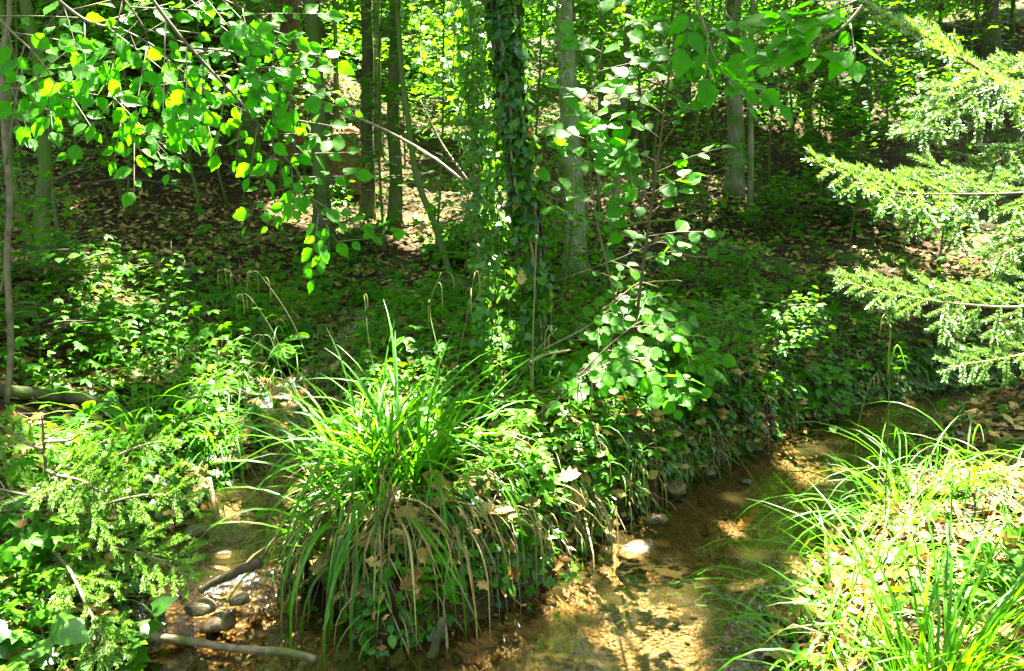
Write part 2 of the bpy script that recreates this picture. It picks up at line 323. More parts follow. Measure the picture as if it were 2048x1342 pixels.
class Soup:
    def __init__(s): s.V = []; s.L = []; s.Tt = []; s.r = []; s.u = []; s.n = 0
    def add(s, v, l, t, r, u):
        s.V.append(v); s.L.append(l + s.n); s.Tt.append(t); s.r.append(r); s.u.append(u); s.n += len(v)
    def inst(s, tm, loc, axis, nrm, scale, rnd=None):
        loc = np.atleast_2d(loc); N = len(loc)
        if N == 0: return s
        X, Y, Z = frame(axis, nrm); sc = np.broadcast_to(np.asarray(scale, float), (N,))[:, None, None]
        v = loc[:, None] + sc * (tm.v[None, :, 0:1] * X[:, None] + tm.v[None, :, 1:2] * Y[:, None] + tm.v[None, :, 2:3] * Z[:, None])
        k = len(tm.v); r = rng.random(N) if rnd is None else np.broadcast_to(rnd, (N,))
        s.add(v.reshape(-1, 3), (tm.l[None] + (np.arange(N) * k)[:, None]).ravel(), np.tile(tm.t, N), np.repeat(r, k), np.tile(tm.uv, (N, 1)))
        return s
    def tube(s, path, rad, sides=6, rnd=None, cap=True):
        v, l, t, u = tube_arr(path, rad, sides, cap); s.add(v, l, t, np.full(len(v), rng.random() if rnd is None else rnd), u); return s
    def tris(s): return int(sum((t - 2).sum() for t in s.Tt))
    def mesh(s, name, mat, smooth=False):
        tot = np.concatenate(s.Tt); st = np.concatenate([[0], np.cumsum(tot)[:-1]])
        return raw_mesh(name, np.concatenate(s.V), np.concatenate(s.L), st, tot, mat, np.concatenate(s.r), np.concatenate(s.u), smooth)
def unit(v): return v / np.maximum(np.linalg.norm(v, axis=-1, keepdims=True), 1e-9)
def frame(axis, nrm):
    Y = unit(np.atleast_2d(np.asarray(axis, float))); n = np.atleast_2d(np.asarray(nrm, float))
    Y, n = np.broadcast_arrays(Y, n); Z = n - (n * Y).sum(1, keepdims=True) * Y
    bad = np.linalg.norm(Z, axis=1) < 1e-5
    if bad.any(): Z = Z.copy(); Z[bad] = np.cross(Y[bad], np.array([.31, .7, .2]))
    Z = unit(Z); return np.cross(Y, Z), Y, Z
def tube_arr(path, rad, sides=6, cap=True):
    p = np.asarray(path, float); n = len(p); rad = np.broadcast_to(np.asarray(rad, float), (n,))
    tg = unit(np.gradient(p, axis=0)); ref = np.array([.13, .27, .95]) if abs(tg[0, 2]) < .8 else np.array([.95, .2, .1])
    a = unit(np.cross(tg, ref)); b = np.cross(tg, a); th = np.linspace(0, 2 * np.pi, sides, endpoint=False)
    v = p[:, None] + rad[:, None, None] * (np.cos(th)[None, :, None] * a[:, None] + np.sin(th)[None, :, None] * b[:, None])
    i = np.arange(n - 1)[:, None] * sides; j = np.arange(sides)[None]; j2 = (j + 1) % sides
    q = np.stack([i + j, i + j2, i + sides + j2, i + sides + j], -1).reshape(-1, 4)
    l = q.ravel(); t = np.full(len(q), 4)
    if cap:
        l = np.concatenate([l, np.arange(sides)[::-1], (n - 1) * sides + np.arange(sides)]); t = np.concatenate([t, [sides, sides]])
    uu = np.stack([np.tile(np.arange(sides) / sides, n), np.repeat(np.linspace(0, 1, n), sides)], 1)
    return v.reshape(-1, 3), l, t, uu
def spline(pts, n=16):
    p = np.asarray(pts, float); k = len(p)
    if k < 3: return p[0] + (p[-1] - p[0]) * np.linspace(0, 1, n)[:, None]
    q = np.concatenate([[2 * p[0] - p[1]], p, [2 * p[-1] - p[-2]]]); out = []
    for s in np.linspace(0, k - 1 - 1e-9, n):
        i = int(s); t = s - i; a, b, c, d = q[i:i + 4]
        out.append(.5 * (2 * b + (c - a) * t + (2 * a - 5 * b + 4 * c - d) * t * t + (3 * b - a - 3 * c + d) * t ** 3))
    return np.array(out)
def wobble(path, amp, k=3):
    n = len(path); w = sum(rng.normal(0, 1, (1, 3)) * np.sin(np.linspace(0, np.pi * (j + 1), n))[:, None] / (j + 1) for j in range(k))
    return path + w * amp
# objects
def obj(name, me, parent=None, stuff=False):
    o = bpy.data.objects.new(name, me); COL.objects.link(o)
    if parent is not None:
        o.parent = parent; o.matrix_parent_inverse = parent.matrix_basis.inverted()
    if stuff: o['kind'] = 'stuff'
    return o
def tag(o, label, cat, group=None):
    o['label'] = label; o['category'] = cat
    if group: o['group'] = group
    return o
def thing(name, label, cat, loc, group=None):
    o = bpy.data.objects.new(name, None); COL.objects.link(o); o.location = tuple(float(v) for v in loc); o.empty_display_size = .1
    bpy_mb(o); return tag(o, label, cat, group)
def bpy_mb(o):
    from mathutils import Matrix
    o.matrix_basis = Matrix.Translation(o.location)
def place(name, me, parent, loc, axis, nrm, scale):
    """copies sharing mesh data, one object per leaf"""
    from mathutils import Matrix
    loc = np.atleast_2d(loc); N = len(loc); X, Y, Z = frame(axis, nrm)
    X, Y, Z = [np.broadcast_to(q, (N, 3)) for q in (X, Y, Z)]; sc = np.broadcast_to(np.asarray(scale, float), (N,))
    pl = np.array(parent.location) if parent is not None else np.zeros(3)
    for i in range(N):
        m = me[rng.integers(len(me))] if isinstance(me, list) else me
        o = bpy.data.objects.new(name, m); COL.objects.link(o)
        s = sc[i]; A = [[X[i, k] * s, Y[i, k] * s, Z[i, k] * s, loc[i, k] - pl[k]] for k in range(3)] + [[0, 0, 0, 1]]
        o.matrix_basis = Matrix(A)
        if parent is not None: o.parent = parent

# ------------------------------------------------------------------ leaf templates (unit length along +Y, normal +Z)
def strip_leaf(ws, fold=.25, curl=.15, serr=0, stem=0, wave=0):
    n = len(ws); v = []; uv = []; f = []
    for i, w in enumerate(ws):
        t = i / (n - 1); z = -curl * t * t + wave * math.sin(t * 9)
        s = serr * (1 if i % 2 else -1) if 0 < i < n - 1 else 0
        for x, sg in ((-w, -1), (0, 0), (w, 1)):
            v.append((x * (1 + s), t + abs(x) * .12 * (1 if i % 2 else 0), z + fold * abs(x) + sg * wave * math.cos(t * 11) * .6)); uv.append((.5 + x, t))
    for i in range(n - 1):
        a = i * 3; f += [(a, a + 1, a + 4, a + 3), (a + 1, a + 2, a + 5, a + 4)]
    return T(v, f, uv)
def lobed_leaf(outline, fold=.12, droop=.2, c=(0, .42)):
    pts = outline + [(-x, y) for x, y in outline[::-1] if abs(x) > 1e-6]
    v = [(c[0], c[1], 0)]; uv = [(.5, c[1])]
    for x, y in pts:
        r = math.hypot(x - c[0], y - c[1]); v.append((x, y, fold * abs(x) - droop * r * r)); uv.append((.5 + x, y))
    n = len(pts); f = [(0, 1 + (i + 1) % n, 1 + i) for i in range(n)]
    return T(v, f, uv)
L_BEECH = [strip_leaf([.02, .22, .31, .34, .32, .27, .18, .09, .005], f, c, .07, 0, w) for f, c, w in ((.25, .12, .0), (.12, .25, .015), (.35, .02, .02), (.2, -.1, .012))]
L_HAZEL = [strip_leaf([.06, .30, .41, .46, .47, .44, .36, .20, .005], f, c, .08, 0, w) for f, c, w in ((.2, .15, .0), (.1, .25, .02), (.3, .05, .015))]
L_FAR = strip_leaf([.03, .32, .30, .01], .25, .2)
L_MID = strip_leaf([.03, .33, .005], .25, .2)
L_LIT = strip_leaf([.03, .31, .01], .5, -.3)
L_CAN = T([(0, 0, 0), (.33, .45, .06), (0, 1, -.12), (-.33, .5, .05)], [(0, 1, 2, 3)])
L_IVY = lobed_leaf([(0, .12), (.22, 0), (.5, .12), (.40, .36), (.46, .62), (.22, .62), (0, 1.0)], .1, .15, (0, .35))
L_IVY2 = lobed_leaf([(0, .10), (.26, .02), (.44, .2), (.40, .46), (.2, .72), (0, 1.0)], -.08, .3, (0, .35))
L_MAPLE = lobed_leaf([(0, .06), (.2, 0), (.36, .1), (.3, .24), (.56, .36), (.52, .5), (.62, .66), (.40, .66), (.27, .62), (.30, .82), (.14, .84), (0, 1.02)], .08, .2, (0, .3))
L_OAK = lobed_leaf([(0, .0), (.06, .12), (.18, .2), (.12, .3), (.3, .42), (.2, .5), (.34, .66), (.2, .72), (.22, .86), (.08, .9), (0, 1.0)], .5, -.5, (0, .5))
L_OAK2 = lobed_leaf([(0, .0), (.06, .12), (.2, .22), (.12, .32), (.3, .45), (.18, .52), (.28, .66), (.14, .76), (0, 1.0)], -.3, .7, (0, .5))
L_DEADB = strip_leaf([.02, .24, .31, .22, .01], .45, -.25)
def herb_tmpl(k, spread=70, ln=.6, wd=None, tilt=.15):
    b = strip_leaf(wd or [.02, .27, .22, .005], .2, .3); V = []; F = []; U = []
    for i in range(k):
        a = R(-spread + 2 * spread * i / (k - 1)) if k > 1 else 0; ca, sa = math.cos(a), math.sin(a); s = ln * (1 if i == k // 2 else .85)
        n = len(V)
        for (x, y, z), u in zip(b.v, b.uv):
            V.append(((x * ca + y * sa) * s, (-x * sa + y * ca) * s + .3, z * s)); U.append(u)
        F += [tuple(q + n for q in f) for f in b.f]
    return T(V, F, U)
H3 = herb_tmpl(3); H5 = herb_tmpl(5, 100); H2 = herb_tmpl(2, 60); FARH = {id(H3): herb_tmpl(3, wd=[.02, .27, .005]), id(H5): herb_tmpl(5, 100, wd=[.02, .27, .005]), id(H2): herb_tmpl(2, 60, wd=[.02, .27, .005])}
ME = {}
for nm, arr, mt in (('beech leaf', L_BEECH, 'beech'), ('hazel leaf', L_HAZEL, 'hazel'), ('ivy leaf', [L_IVY, L_IVY2], 'ivy'), ('maple leaf', [L_MAPLE], 'maple'), ('hanging ivy leaf', [L_IVY, L_IVY2], 'ivy_sunlit'), ('dead oak leaf', [L_OAK, L_OAK2, L_DEADB], 'dead'), ('herb leaf', [L_FAR], 'herb')):
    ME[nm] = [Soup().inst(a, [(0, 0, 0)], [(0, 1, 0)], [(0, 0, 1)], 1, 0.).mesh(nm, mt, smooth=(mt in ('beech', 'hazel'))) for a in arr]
UP = np.array([0, 0, 1.])
def rv(n, s=1.): return rng.normal(0, s, (n, 3))

# ------------------------------------------------------------------ ground, bed, water
def axis_grid(lo, mid0, mid1, hi, fine, grow):
    a = list(np.arange(mid0, mid1, fine)); s = fine; x = mid1
    while x < hi: a.append(x); s *= grow; x += s
    a.append(hi); s = fine; x = mid0 - fine; left = []
    while x > lo: left.append(x); s *= grow; x -= s
    left.append(lo); return np.array(left[::-1] + a)
gx = axis_grid(-60, -2.2, 3.2, 60, .027, 1.06); gy = axis_grid(-25, 1.7, 5.9, 90, .027, 1.06)
XX, YY = np.meshgrid(gx, gy); zz, DR, DL = ground(XX.ravel(), YY.ravel(), True)
V = np.stack([XX.ravel(), YY.ravel(), zz], 1); nx, ny = len(gx), len(gy)
i = np.arange(ny - 1)[:, None] * nx; j = np.arange(nx - 1)[None]
Q = np.stack([i + j, i + j + 1, i + nx + j + 1, i + nx + j], -1).reshape(-1, 4)
wet = (np.minimum(DR, DL) < -.03)[Q].mean(1) > .5
me = raw_mesh('ground', V, Q.ravel(), np.arange(len(Q)) * 4, np.full(len(Q), 4), None, smooth=True, mats=['soil', 'bed'], midx=wet.astype(int))
GROUND = obj('ground', me); GROUND['kind'] = 'structure'
xs = np.linspace(-1.6, 5.5, 40); ys = np.linspace(.6, 7, 40); a, b = np.meshgrid(xs, ys)
keep = (d_right(a.ravel(), b.ravel()) < .5) | ((d_left(a.ravel(), b.ravel())[0] < .3) & (b.ravel() < 2.7))
zw = .0 + .004 * fbm(a.ravel() * 4, b.ravel() * 4)
i = np.arange(39)[:, None] * 40; j = np.arange(39)[None]; Q = np.stack([i + j, i + j + 1, i + 41 + j, i + 40 + j], -1).reshape(-1, 4); Q = Q[keep[Q].all(1)]
me = raw_mesh('stream_water', np.stack([a.ravel(), b.ravel(), zw], 1), Q.ravel(), np.arange(len(Q)) * 4, np.full(len(Q), 4), 'water', smooth=True)
o = obj('stream_water', me); o['kind'] = 'structure'
lp = spline(LP[3:], 140)
tg = unit(np.gradient(lp[:, :2], axis=0)); sd = np.stack([tg[:, 1], -tg[:, 0]], 1); V = []
for k in np.linspace(-1, 1, 13):
    w = (lp[:, 3] + .07) * k; x = lp[:, 0] + sd[:, 0] * w; y = lp[:, 1] + sd[:, 1] * w
    V.append(np.stack([x, y, lp[:, 2] + .006 + (fbm(x * 9, y * 9, 4) - .5) * .03], 1))
V = np.array(V).transpose(1, 0, 2).reshape(-1, 3); i = np.arange(139)[:, None] * 13; j = np.arange(12)[None]
Q = np.stack([i + j, i + j + 1, i + 14 + j, i + 13 + j], -1).reshape(-1, 4)
me = raw_mesh('brook_water', V, Q.ravel(), np.arange(len(Q)) * 4, np.full(len(Q), 4), 'water_fast', smooth=True)
o = obj('brook_water', me); o['kind'] = 'structure'

# ------------------------------------------------------------------ trees
SPOTS = []                                   # sun patches to keep free of canopy leaves: (point, radius)
def spot(p, r): SPOTS.append((np.asarray(p, float), r))
TREES = []                                   # (object, trunk top, crown centre xy)
def trunk_mesh(path, r0, r1, mat, flare=1.6, sides=12):
    n = len(path); t = np.linspace(0, 1, n); rad = r0 + (r1 - r0) * t; L = np.linalg.norm(path - path[0], axis=1)
    rad = rad * (1 + (flare - 1) * np.exp(-L / (r0 * 2.2)))
    v, l, tt, u = tube_arr(path, rad, sides)
    c = np.repeat(path, sides, 0); d = v - c; ang = np.arctan2(d[:, 1], d[:, 0]); LL = np.repeat(L, sides)
    v = c + d * (1 + .10 * (fbm(ang * 2 + 7, LL * 3, 5) - .5) + (.28 * np.exp(-LL / (r0 * 2)) * np.cos(ang * 4 + r0 * 50)))[:, None]
    return raw_mesh('trunk', v, l, np.concatenate([[0], np.cumsum(tt)[:-1]]), tt, mat, np.zeros(len(v)), u, True)
def tree(name, label, pts, r0, r1, mat, top=10, group=None, flare=1.6, limbs=4, cat='tree', crown=True):
    pts = [np.asarray(p, float) for p in pts]; b = pts[0].copy(); b[2] = g1(b[0], b[1]) - .04; pts[0] = b
    d = unit(pts[-1] - pts[-2]); 
    if top > pts[-1][2]:
        d[2] = 0; pts.append(pts[-1] + (d * .35 + UP) * (top - pts[-1][2]) * .5); e = pts[-1].copy(); e[2] = top; pts.append(e)
    path = spline(pts, 26); o = thing(name, label, cat, b, group)
    obj('trunk', trunk_mesh(path, r0, r1, mat, flare), o)
    for k in range(limbs):
        i = rng.integers(14, 24); a = rng.random() * 6.28; ln = rng.uniform(1.5, 3.2)
        q = path[i] + np.array([[0, 0, 0], [math.cos(a) * ln * .5, math.sin(a) * ln * .5, ln * .35], [math.cos(a) * ln, math.sin(a) * ln, ln * .5]])
        if q[:, 2].min() < 1.7 + .24 * q[:, 1].max() + .5: continue
        obj('limb', Soup().tube(spline(q, 8), np.linspace(r1 * .7, r1 * .2, 8), 6).mesh('limb', mat, True), o)
    if crown: TREES.append((o, path[-4:].mean(0)))
    return o
def ptsY(lst): return [P(*q) for q in lst]

IVY_PTS = ptsY([(1083, 790, 3.9), (1076, 640, 3.9), (1058, 470, 3.88), (1035, 300, 3.86), (1018, 140, 3.85), (1005, 0, 3.85), (998, -140, 3.85)])
ivy_tree = tree('ivy_covered_tree', 'dark leaning trunk wrapped in ivy on the tongue of land between the two streams', IVY_PTS, .052, .045, 'bark_dark', 9.5)
def on_g(px, py):
    g = G(px, py); return g[1]
def simple_tree(name, label, chain, wpx, mat, top=10, group=None, flare=1.5, r_top=.65, **k):
    Y = on_g(*chain[0]); pts = [P(a, b, Y + i * .03) for i, (a, b) in enumerate(chain)]
    r = wpx * Y / FP / 2
    return tree(name, label, pts, r, r * r_top, mat, top, group, flare, **k)
simple_tree('hornbeam_tree', 'pale mossy trunk just behind the ivy covered trunk', [(1152, 560), (1148, 400), (1140, 250), (1133, 100), (1128, -30)], 44, 'bark_pale', 10)
simple_tree('hornbeam_tree', 'grey straight trunk rooted on the leaf strewn slope across the stream', [(1468, 385), (1472, 280), (1466, 150), (1468, 0)], 34, 'bark_pale', 8)
simple_tree('hornbeam_tree', 'thin pole-like trunk standing close beside the grey straight trunk', [(1500, 440), (1502, 300), (1500, 150), (1506, 0)], 12, 'bark_pale', 8)
simple_tree('young_oak_tree', 'dark slim trunk immediately in front of the broken stump', [(733, 440), (737, 350), (733, 250), (736, 120), (732, 0)], 28, 'bark_dark', 10)
simple_tree('young_oak_tree', 'slim mossy trunk with a sunlit edge beside the dark slim trunk', [(788, 450), (792, 350), (786, 250), (788, 120), (790, 0)], 27, 'bark_moss', 10)
simple_tree('spruce_tree', 'reddish brown spruce trunk behind the hanging beech leaves', [(586, 330), (583, 200), (580, 80), (578, -30)], 46, 'bark_red', 12)
simple_tree('beech_tree', 'dark trunk with flared mossy foot on the brown slope', [(497, 352), (500, 280), (502, 150), (505, 0)], 34, 'bark_moss', 11, flare=2.4)
simple_tree('beech_tree', 'short-seen stout dark trunk behind the tip of the hanging beech bough', [(645, 490), (644, 400), (638, 280), (630, 100)], 34, 'bark_moss', 8.5, flare=2.2)
simple_tree('maple_tree', 'mossy crooked trunk forking near the foot of the left slope', [(90, 500), (82, 420), (92, 330), (74, 230), (78, 120), (50, 0)], 28, 'bark_moss', 8, limbs=0)
simple_tree('maple_tree', 'thin mossy stem leaning away from the crooked mossy trunk', [(70, 500), (35, 400), (18, 280), (20, 120), (0, 0)], 16, 'bark_moss', 7, limbs=0)
simple_tree('hazel_tree', 'slender reddish stem rising at the very left edge of the picture', [(8, 800), (22, 700), (14, 520), (20, 400), (8, 260), (6, 100), (20, -20)], 13, 'twig', 4.5, flare=1.1, limbs=0, crown=False)
simple_tree('leaning_tree', 'thin mossy pole leaning over the sunlit gully', [(905, 560), (870, 450), (845, 390), (828, 330), (815, 230), (800, 100)], 14, 'bark_moss', 7, flare=1.1)
simple_tree('ash_tree', 'slim pale trunk among the hazel leaves, the taller of two close trunks', [(1228, 430), (1240, 300), (1250, 150), (1258, 0)], 17, 'bark_pale', 10)
simple_tree('ash_tree', 'thin whitish stem between the pale mossy trunk and the hazel leaves', [(1198, 420), (1196, 300), (1200, 200), (1204, 40)], 9, 'bark_pale', 8)
simple_tree('spruce_tree', 'dark trunk standing on the crest of the far slope under the spruce boughs', [(1722, 215), (1724, 120), (1722, 20)], 34, 'bark_dark', 13)
simple_tree('spruce_tree', 'dark trunk at the crest nearest the upper corner of the picture', [(1985, 120), (1983, 50), (1985, -20)], 30, 'bark_dark', 13)
simple_tree('beech_tree', 'whitish sunlit trunk in the bright clearing beside the stump', [(756, 300), (755, 200), (753, 60), (752, -20)], 16, 'bark_pale', 12)
simple_tree('beech_tree', 'slender bright trunk at the back of the clearing above the stump', [(672, 250), (672, 120), (668, 0)], 10, 'bark_pale', 12)
simple_tree('beech_tree', 'dark trunk in shade above the brown slope in the upper left', [(215, 120), (212, 40), (210, -30)], 50, 'bark_dark', 13)
simple_tree('beech_tree', 'background trunk seen through the hazel leaves beside the grey straight trunk', [(1370, 230), (1372, 100), (1374, -20)], 22, 'bark_dark', 13)
simple_tree('beech_tree', 'background trunk under the arching spruce tip near the crest', [(1600, 110), (1602, 40), (1603, -20)], 26, 'bark_dark', 13)
# crowns whose trunks stand outside the view
for k, (x, y, h) in enumerate([(-6.5, 7.5, 11), (7.5, 9, 12), (-4.8, 12.5, 13), (5.2, 14.5, 13), (-1.2, 17, 14), (2.2, 19.5, 14), (9.5, 15, 13), (-9, 14, 13), (-8, 18, 14)]):
    lab = ['tall tree trunk standing on the slope beyond the picture edge by the crooked mossy trunk', 'tall tree trunk beside the spruce boughs beyond the picture edge', 'thick shaded trunk high on the brown slope',
           'thick trunk beyond the crest behind the grey straight trunk', 'thick trunk far up the bright gully', 'tall trunk far behind the hazel leaves', 'tall trunk behind the crest beyond the spruce boughs', 'tall trunk high up beyond the crooked mossy trunk', 'tall trunk highest on the brown slope'][k]
    b = np.array([x, y, g1(x, y)]); tree('forest_tree', lab, [b, b + [.1, 0, 2.5], b + [.05, .1, 5]], .15, .1, 'bark_dark', b[2] + h - 1, 'tall forest trees')

# ------------------------------------------------------------------ leafy boughs (foreground)
def spray(path, tw_n, tw_len, leaf_per, lsize, nrm, droop=.25, tip=True, start=.15, ang=(35, 65), jit=.35):
    """twigs off a main axis, alternate leaves on the twigs; returns twig tubes and leaf frames"""
    L = np.cumsum(np.r_[0, np.linalg.norm(np.diff(path, axis=0), axis=1)]); tot = L[-1]
    at = lambda s: np.array([np.interp(s * tot, L, path[:, k]) for k in range(3)])
    loc, ax, nm, tubes = [], [], [], []
    nrm = unit(np.asarray(nrm, float))
    def leaves(q, n, s0=.15):
        m = len(q)
        for i in range(n):
            s = s0 + (1 - s0) * (i + .5) / n; f = s * (m - 1); a = int(min(f, m - 2)); p = q[a] + (q[a + 1] - q[a]) * (f - a)
            d = unit(q[a + 1] - q[a]); sd = unit(np.cross(nrm, d)) * (1 if i % 2 else -1)
            th = R(rng.uniform(35, 65)) if i < n - 1 else 0
            v = unit(d * math.cos(th) + sd * math.sin(th) - UP * droop * rng.uniform(.2, 1) + rv(1, jit * .4)[0])
            loc.append(p + v * lsize * .12); ax.append(v); nm.append(nrm + rv(1, jit)[0])
    for k in range(tw_n):
        s = start + (1 - start) * (k + rng.random() * .6) / tw_n; p = at(s); d = unit(at(min(1, s + .03)) - at(max(0, s - .03)))
        sd = unit(np.cross(nrm, d)) * (1 if k % 2 else -1); th = R(rng.uniform(*ang)); v = unit(d * math.cos(th) + sd * math.sin(th) + rv(1, .12)[0])
        ln = tw_len * rng.uniform(.55, 1.15) * (1 - .45 * s)
        q = np.array([p, p + v * ln * .5, p + v * ln - UP * droop * ln * .5]); q = spline(q, 5)
        tubes.append((q, np.linspace(.0022, .0009, 5))); leaves(q, max(2, int(leaf_per * rng.uniform(.7, 1.2))))
    if tip: leaves(np.array([at(s) for s in np.linspace(.6, 1, 6)]), 6)
    return tubes, np.array(loc), np.array(ax), np.array(nm)
def bough(name, label, cat, paths, mesh_key, lsize, twigs, twl, lpt, nrm, mat='twig', r0=.006, group=None, droop=.25, jit=.35, anchor=None, **k):
    o = thing(name, label, cat, paths[0][0], group)
    for pi, pt in enumerate(paths):
        pt = spline(pt, 22); r = r0 * (1 if pi == 0 else .6)
        obj('branch', Soup().tube(pt, np.linspace(r, .0012, 22), 6).mesh('branch', mat, True), o)
        tb, lo, ax, nm = spray(pt, twigs[pi] if isinstance(twigs, list) else twigs, twl, lpt, lsize, nrm, droop, jit=jit, **k)
        if tb:
            s = Soup()
            for q, rr in tb: s.tube(q, rr, 4)
            tw = obj('twigs', s.mesh('twigs', mat), o, True)
        place('leaf', ME[mesh_key], o, lo, ax, nm, lsize * rng.uniform(.5, 1.2, len(lo)))
    return o
toC = np.array([0, -.75, .55])
bough('beech_bough', 'long backlit beech bough hanging diagonally across the upper left', 'bough',
      [ptsY([(262, -60, 2.35), (350, 60, 2.37), (430, 150, 2.4), (490, 215, 2.42), (545, 285, 2.45), (595, 345, 2.45), (625, 400, 2.45), (655, 455, 2.45), (685, 495, 2.45)]),
       ptsY([(300, -20, 2.4), (420, -10, 2.45), (520, 40, 2.5), (575, 110, 2.55)]), ptsY([(380, 95, 2.4), (480, 110, 2.45), (560, 170, 2.45), (590, 220, 2.45)])],
      'beech leaf', .057, [22, 12, 11], .34, 6, toC, droop=.03, jit=.4)
bough('beech_bough', 'beech bough with dense green leaves sloping across the top left corner', 'bough',
      [ptsY([(70, -40, 2.5), (170, 40, 2.5), (250, 62, 2.55), (330, 110, 2.55), (400, 200, 2.55)]), ptsY([(250, 62, 2.55), (220, 150, 2.6), (250, 250, 2.6), (330, 290, 2.6)]), ptsY([(200, -60, 2.5), (290, 60, 2.55), (310, 160, 2.6), (420, 240, 2.6)])],
      'beech leaf', .057, [15, 14, 15], .34, 6, toC, droop=.03, jit=.4)
bough('beech_bough', 'beech bough at the left edge with broad dark green leaves', 'bough',
      [ptsY([(-60, -20, 2.6), (20, 60, 2.6), (80, 120, 2.6), (130, 200, 2.6)]), ptsY([(-60, 160, 2.7), (20, 175, 2.7), (110, 190, 2.7), (160, 200, 2.7)])],
      'beech leaf', .066, [10, 9], .28, 5, toC, droop=.05, jit=.4)
bough('hazel_bush', 'tall hazel shoots with round bright leaves beside the ivy covered trunk', 'shrub',
      [ptsY([(1275, 620, 3.1), (1300, 430, 3.1), (1325, 250, 3.1), (1345, 100, 3.05), (1365, -40, 3.0)]), ptsY([(1230, 600, 3.0), (1190, 420, 3.0), (1175, 260, 3.0), (1200, 120, 2.95), (1240, -30, 2.9)]),
       ptsY([(1300, 430, 3.1), (1240, 330, 3.0), (1180, 250, 2.9)])],
      'hazel leaf', .062, [24, 20, 12], .32, 5, toC + [0, .2, .3], droop=.15, r0=.007)
bough('hazel_branch', 'low hazel branch with shaded round leaves reaching over the stream bank', 'branch',
      [ptsY([(1075, 790, 3.6), (1150, 760, 3.4), (1240, 720, 3.2), (1310, 740, 3.1), (1370, 800, 3.05)]), ptsY([(1150, 760, 3.4), (1220, 690, 3.3), (1290, 640, 3.3), (1350, 660, 3.3), (1420, 730, 3.3)])],
      'hazel leaf', .06, [18, 18], .24, 5, np.array([0, -.55, .85]), droop=.15, r0=.006)
bough('hazel_branch', 'airy branch of small sunlit leaves above the low hazel branch', 'branch',
      [ptsY([(1085, 700, 3.7), (1180, 650, 3.7), (1260, 590, 3.7), (1330, 600, 3.7)]), ptsY([(1120, 560, 3.8), (1230, 520, 3.8), (1330, 480, 3.9), (1440, 470, 4.0)])],
      'hazel leaf', .06, [10, 12], .22, 4, np.array([0, -.35, .93]), droop=.1)
bough('willow_branch', 'arching branch of long white-lit leaves at the top near the spruce', 'branch',
      [ptsY([(1760, -30, 2.2), (1680, 60, 2.2), (1600, 95, 2.2), (1520, 120, 2.25)]), ptsY([(1740, -10, 2.2), (1640, 30, 2.2), (1560, 40, 2.2)])],
      'beech leaf', .085, [7, 5], .16, 4, np.array([0, -.4, .9]), droop=.1)
bough('beech_branch', 'beech spray with broad leaves hanging at the top over the grey straight trunk', 'branch',
      [ptsY([(1380, -60, 2.9), (1410, 60, 2.9), (1450, 150, 2.95), (1540, 190, 3.0)]), ptsY([(1460, -40, 3.0), (1440, 60, 3.0), (1400, 130, 3.0)])],
      'beech leaf', .095, [7, 6], .2, 4, toC + [0, .2, .3], droop=.15)

# ------------------------------------------------------------------ ivy
ip = spline(IVY_PTS, 120)
def ivy_leaves(n, rmin, rmax, lo=0, hi=1, front=None):
    f = rng.uniform(lo, hi, n) * 119; i = np.minimum(f.astype(int), 118); p = ip[i] + (ip[i + 1] - ip[i]) * (f - i)[:, None]
    a = rng.uniform(0, 2 * np.pi, n) if front is None else rng.normal(-np.pi / 2, front, n)
    d = np.stack([np.cos(a), np.sin(a), np.zeros(n)], 1); r = rng.uniform(rmin, rmax, n) * (.75 + 1.0 * fbm(f * .15, a * .8, 8))
    loc = p + d * r[:, None]; ax = unit(-UP * .8 + rv(n, .45) + d * .15); nm = unit(d + UP * .35 + rv(n, .35)); return loc, ax, nm
lo, ax, nm = ivy_leaves(300, .05, .085, 0.02, .93, .75)
place('ivy_leaf', ME['ivy leaf'], ivy_tree, lo, ax, nm, rng.uniform(.034, .068, 300))
s = Soup(); lo, ax, nm = ivy_leaves(700, .045, .07); s.inst(L_IVY, lo, ax, nm, rng.uniform(.03, .06, 700)); lo, ax, nm = ivy_leaves(400, .045, .07); s.inst(L_IVY2, lo, ax, nm, rng.uniform(.03, .06, 400))
obj('ivy_foliage', s.mesh('ivy_foliage', 'ivy'), ivy_tree, True)
s = Soup()
for k in range(16):
    a0 = rng.uniform(0, 6.28); t = np.linspace(0, 1, 40); a = a0 + np.cumsum(rng.normal(0, .12, 40)); q = ip[(t * 119).astype(int)] + np.stack([np.cos(a), np.sin(a), 0 * a], 1) * rng.uniform(.052, .068)
    s.tube(q, rng.uniform(.004, .013), 5)
obj('ivy_stems', s.mesh('ivy_stems', 'twig'), ivy_tree, True)
place('brown_leaf', ME['dead oak leaf'][0], ivy_tree, [P(1043, 535, 3.72), P(1075, 330, 3.72), P(1060, 255, 3.72), P(1030, 400, 3.72)], [(0, 0, -1)] * 4, [(0, -1, .3)] * 4, [.085, .06, .05, .05])
hang = thing('hanging_ivy', 'curtain of thin hanging ivy strands lit white beside the ivy covered trunk', 'ivy', P(960, 60, 3.7))
nleaf = 0; HANG = Soup()
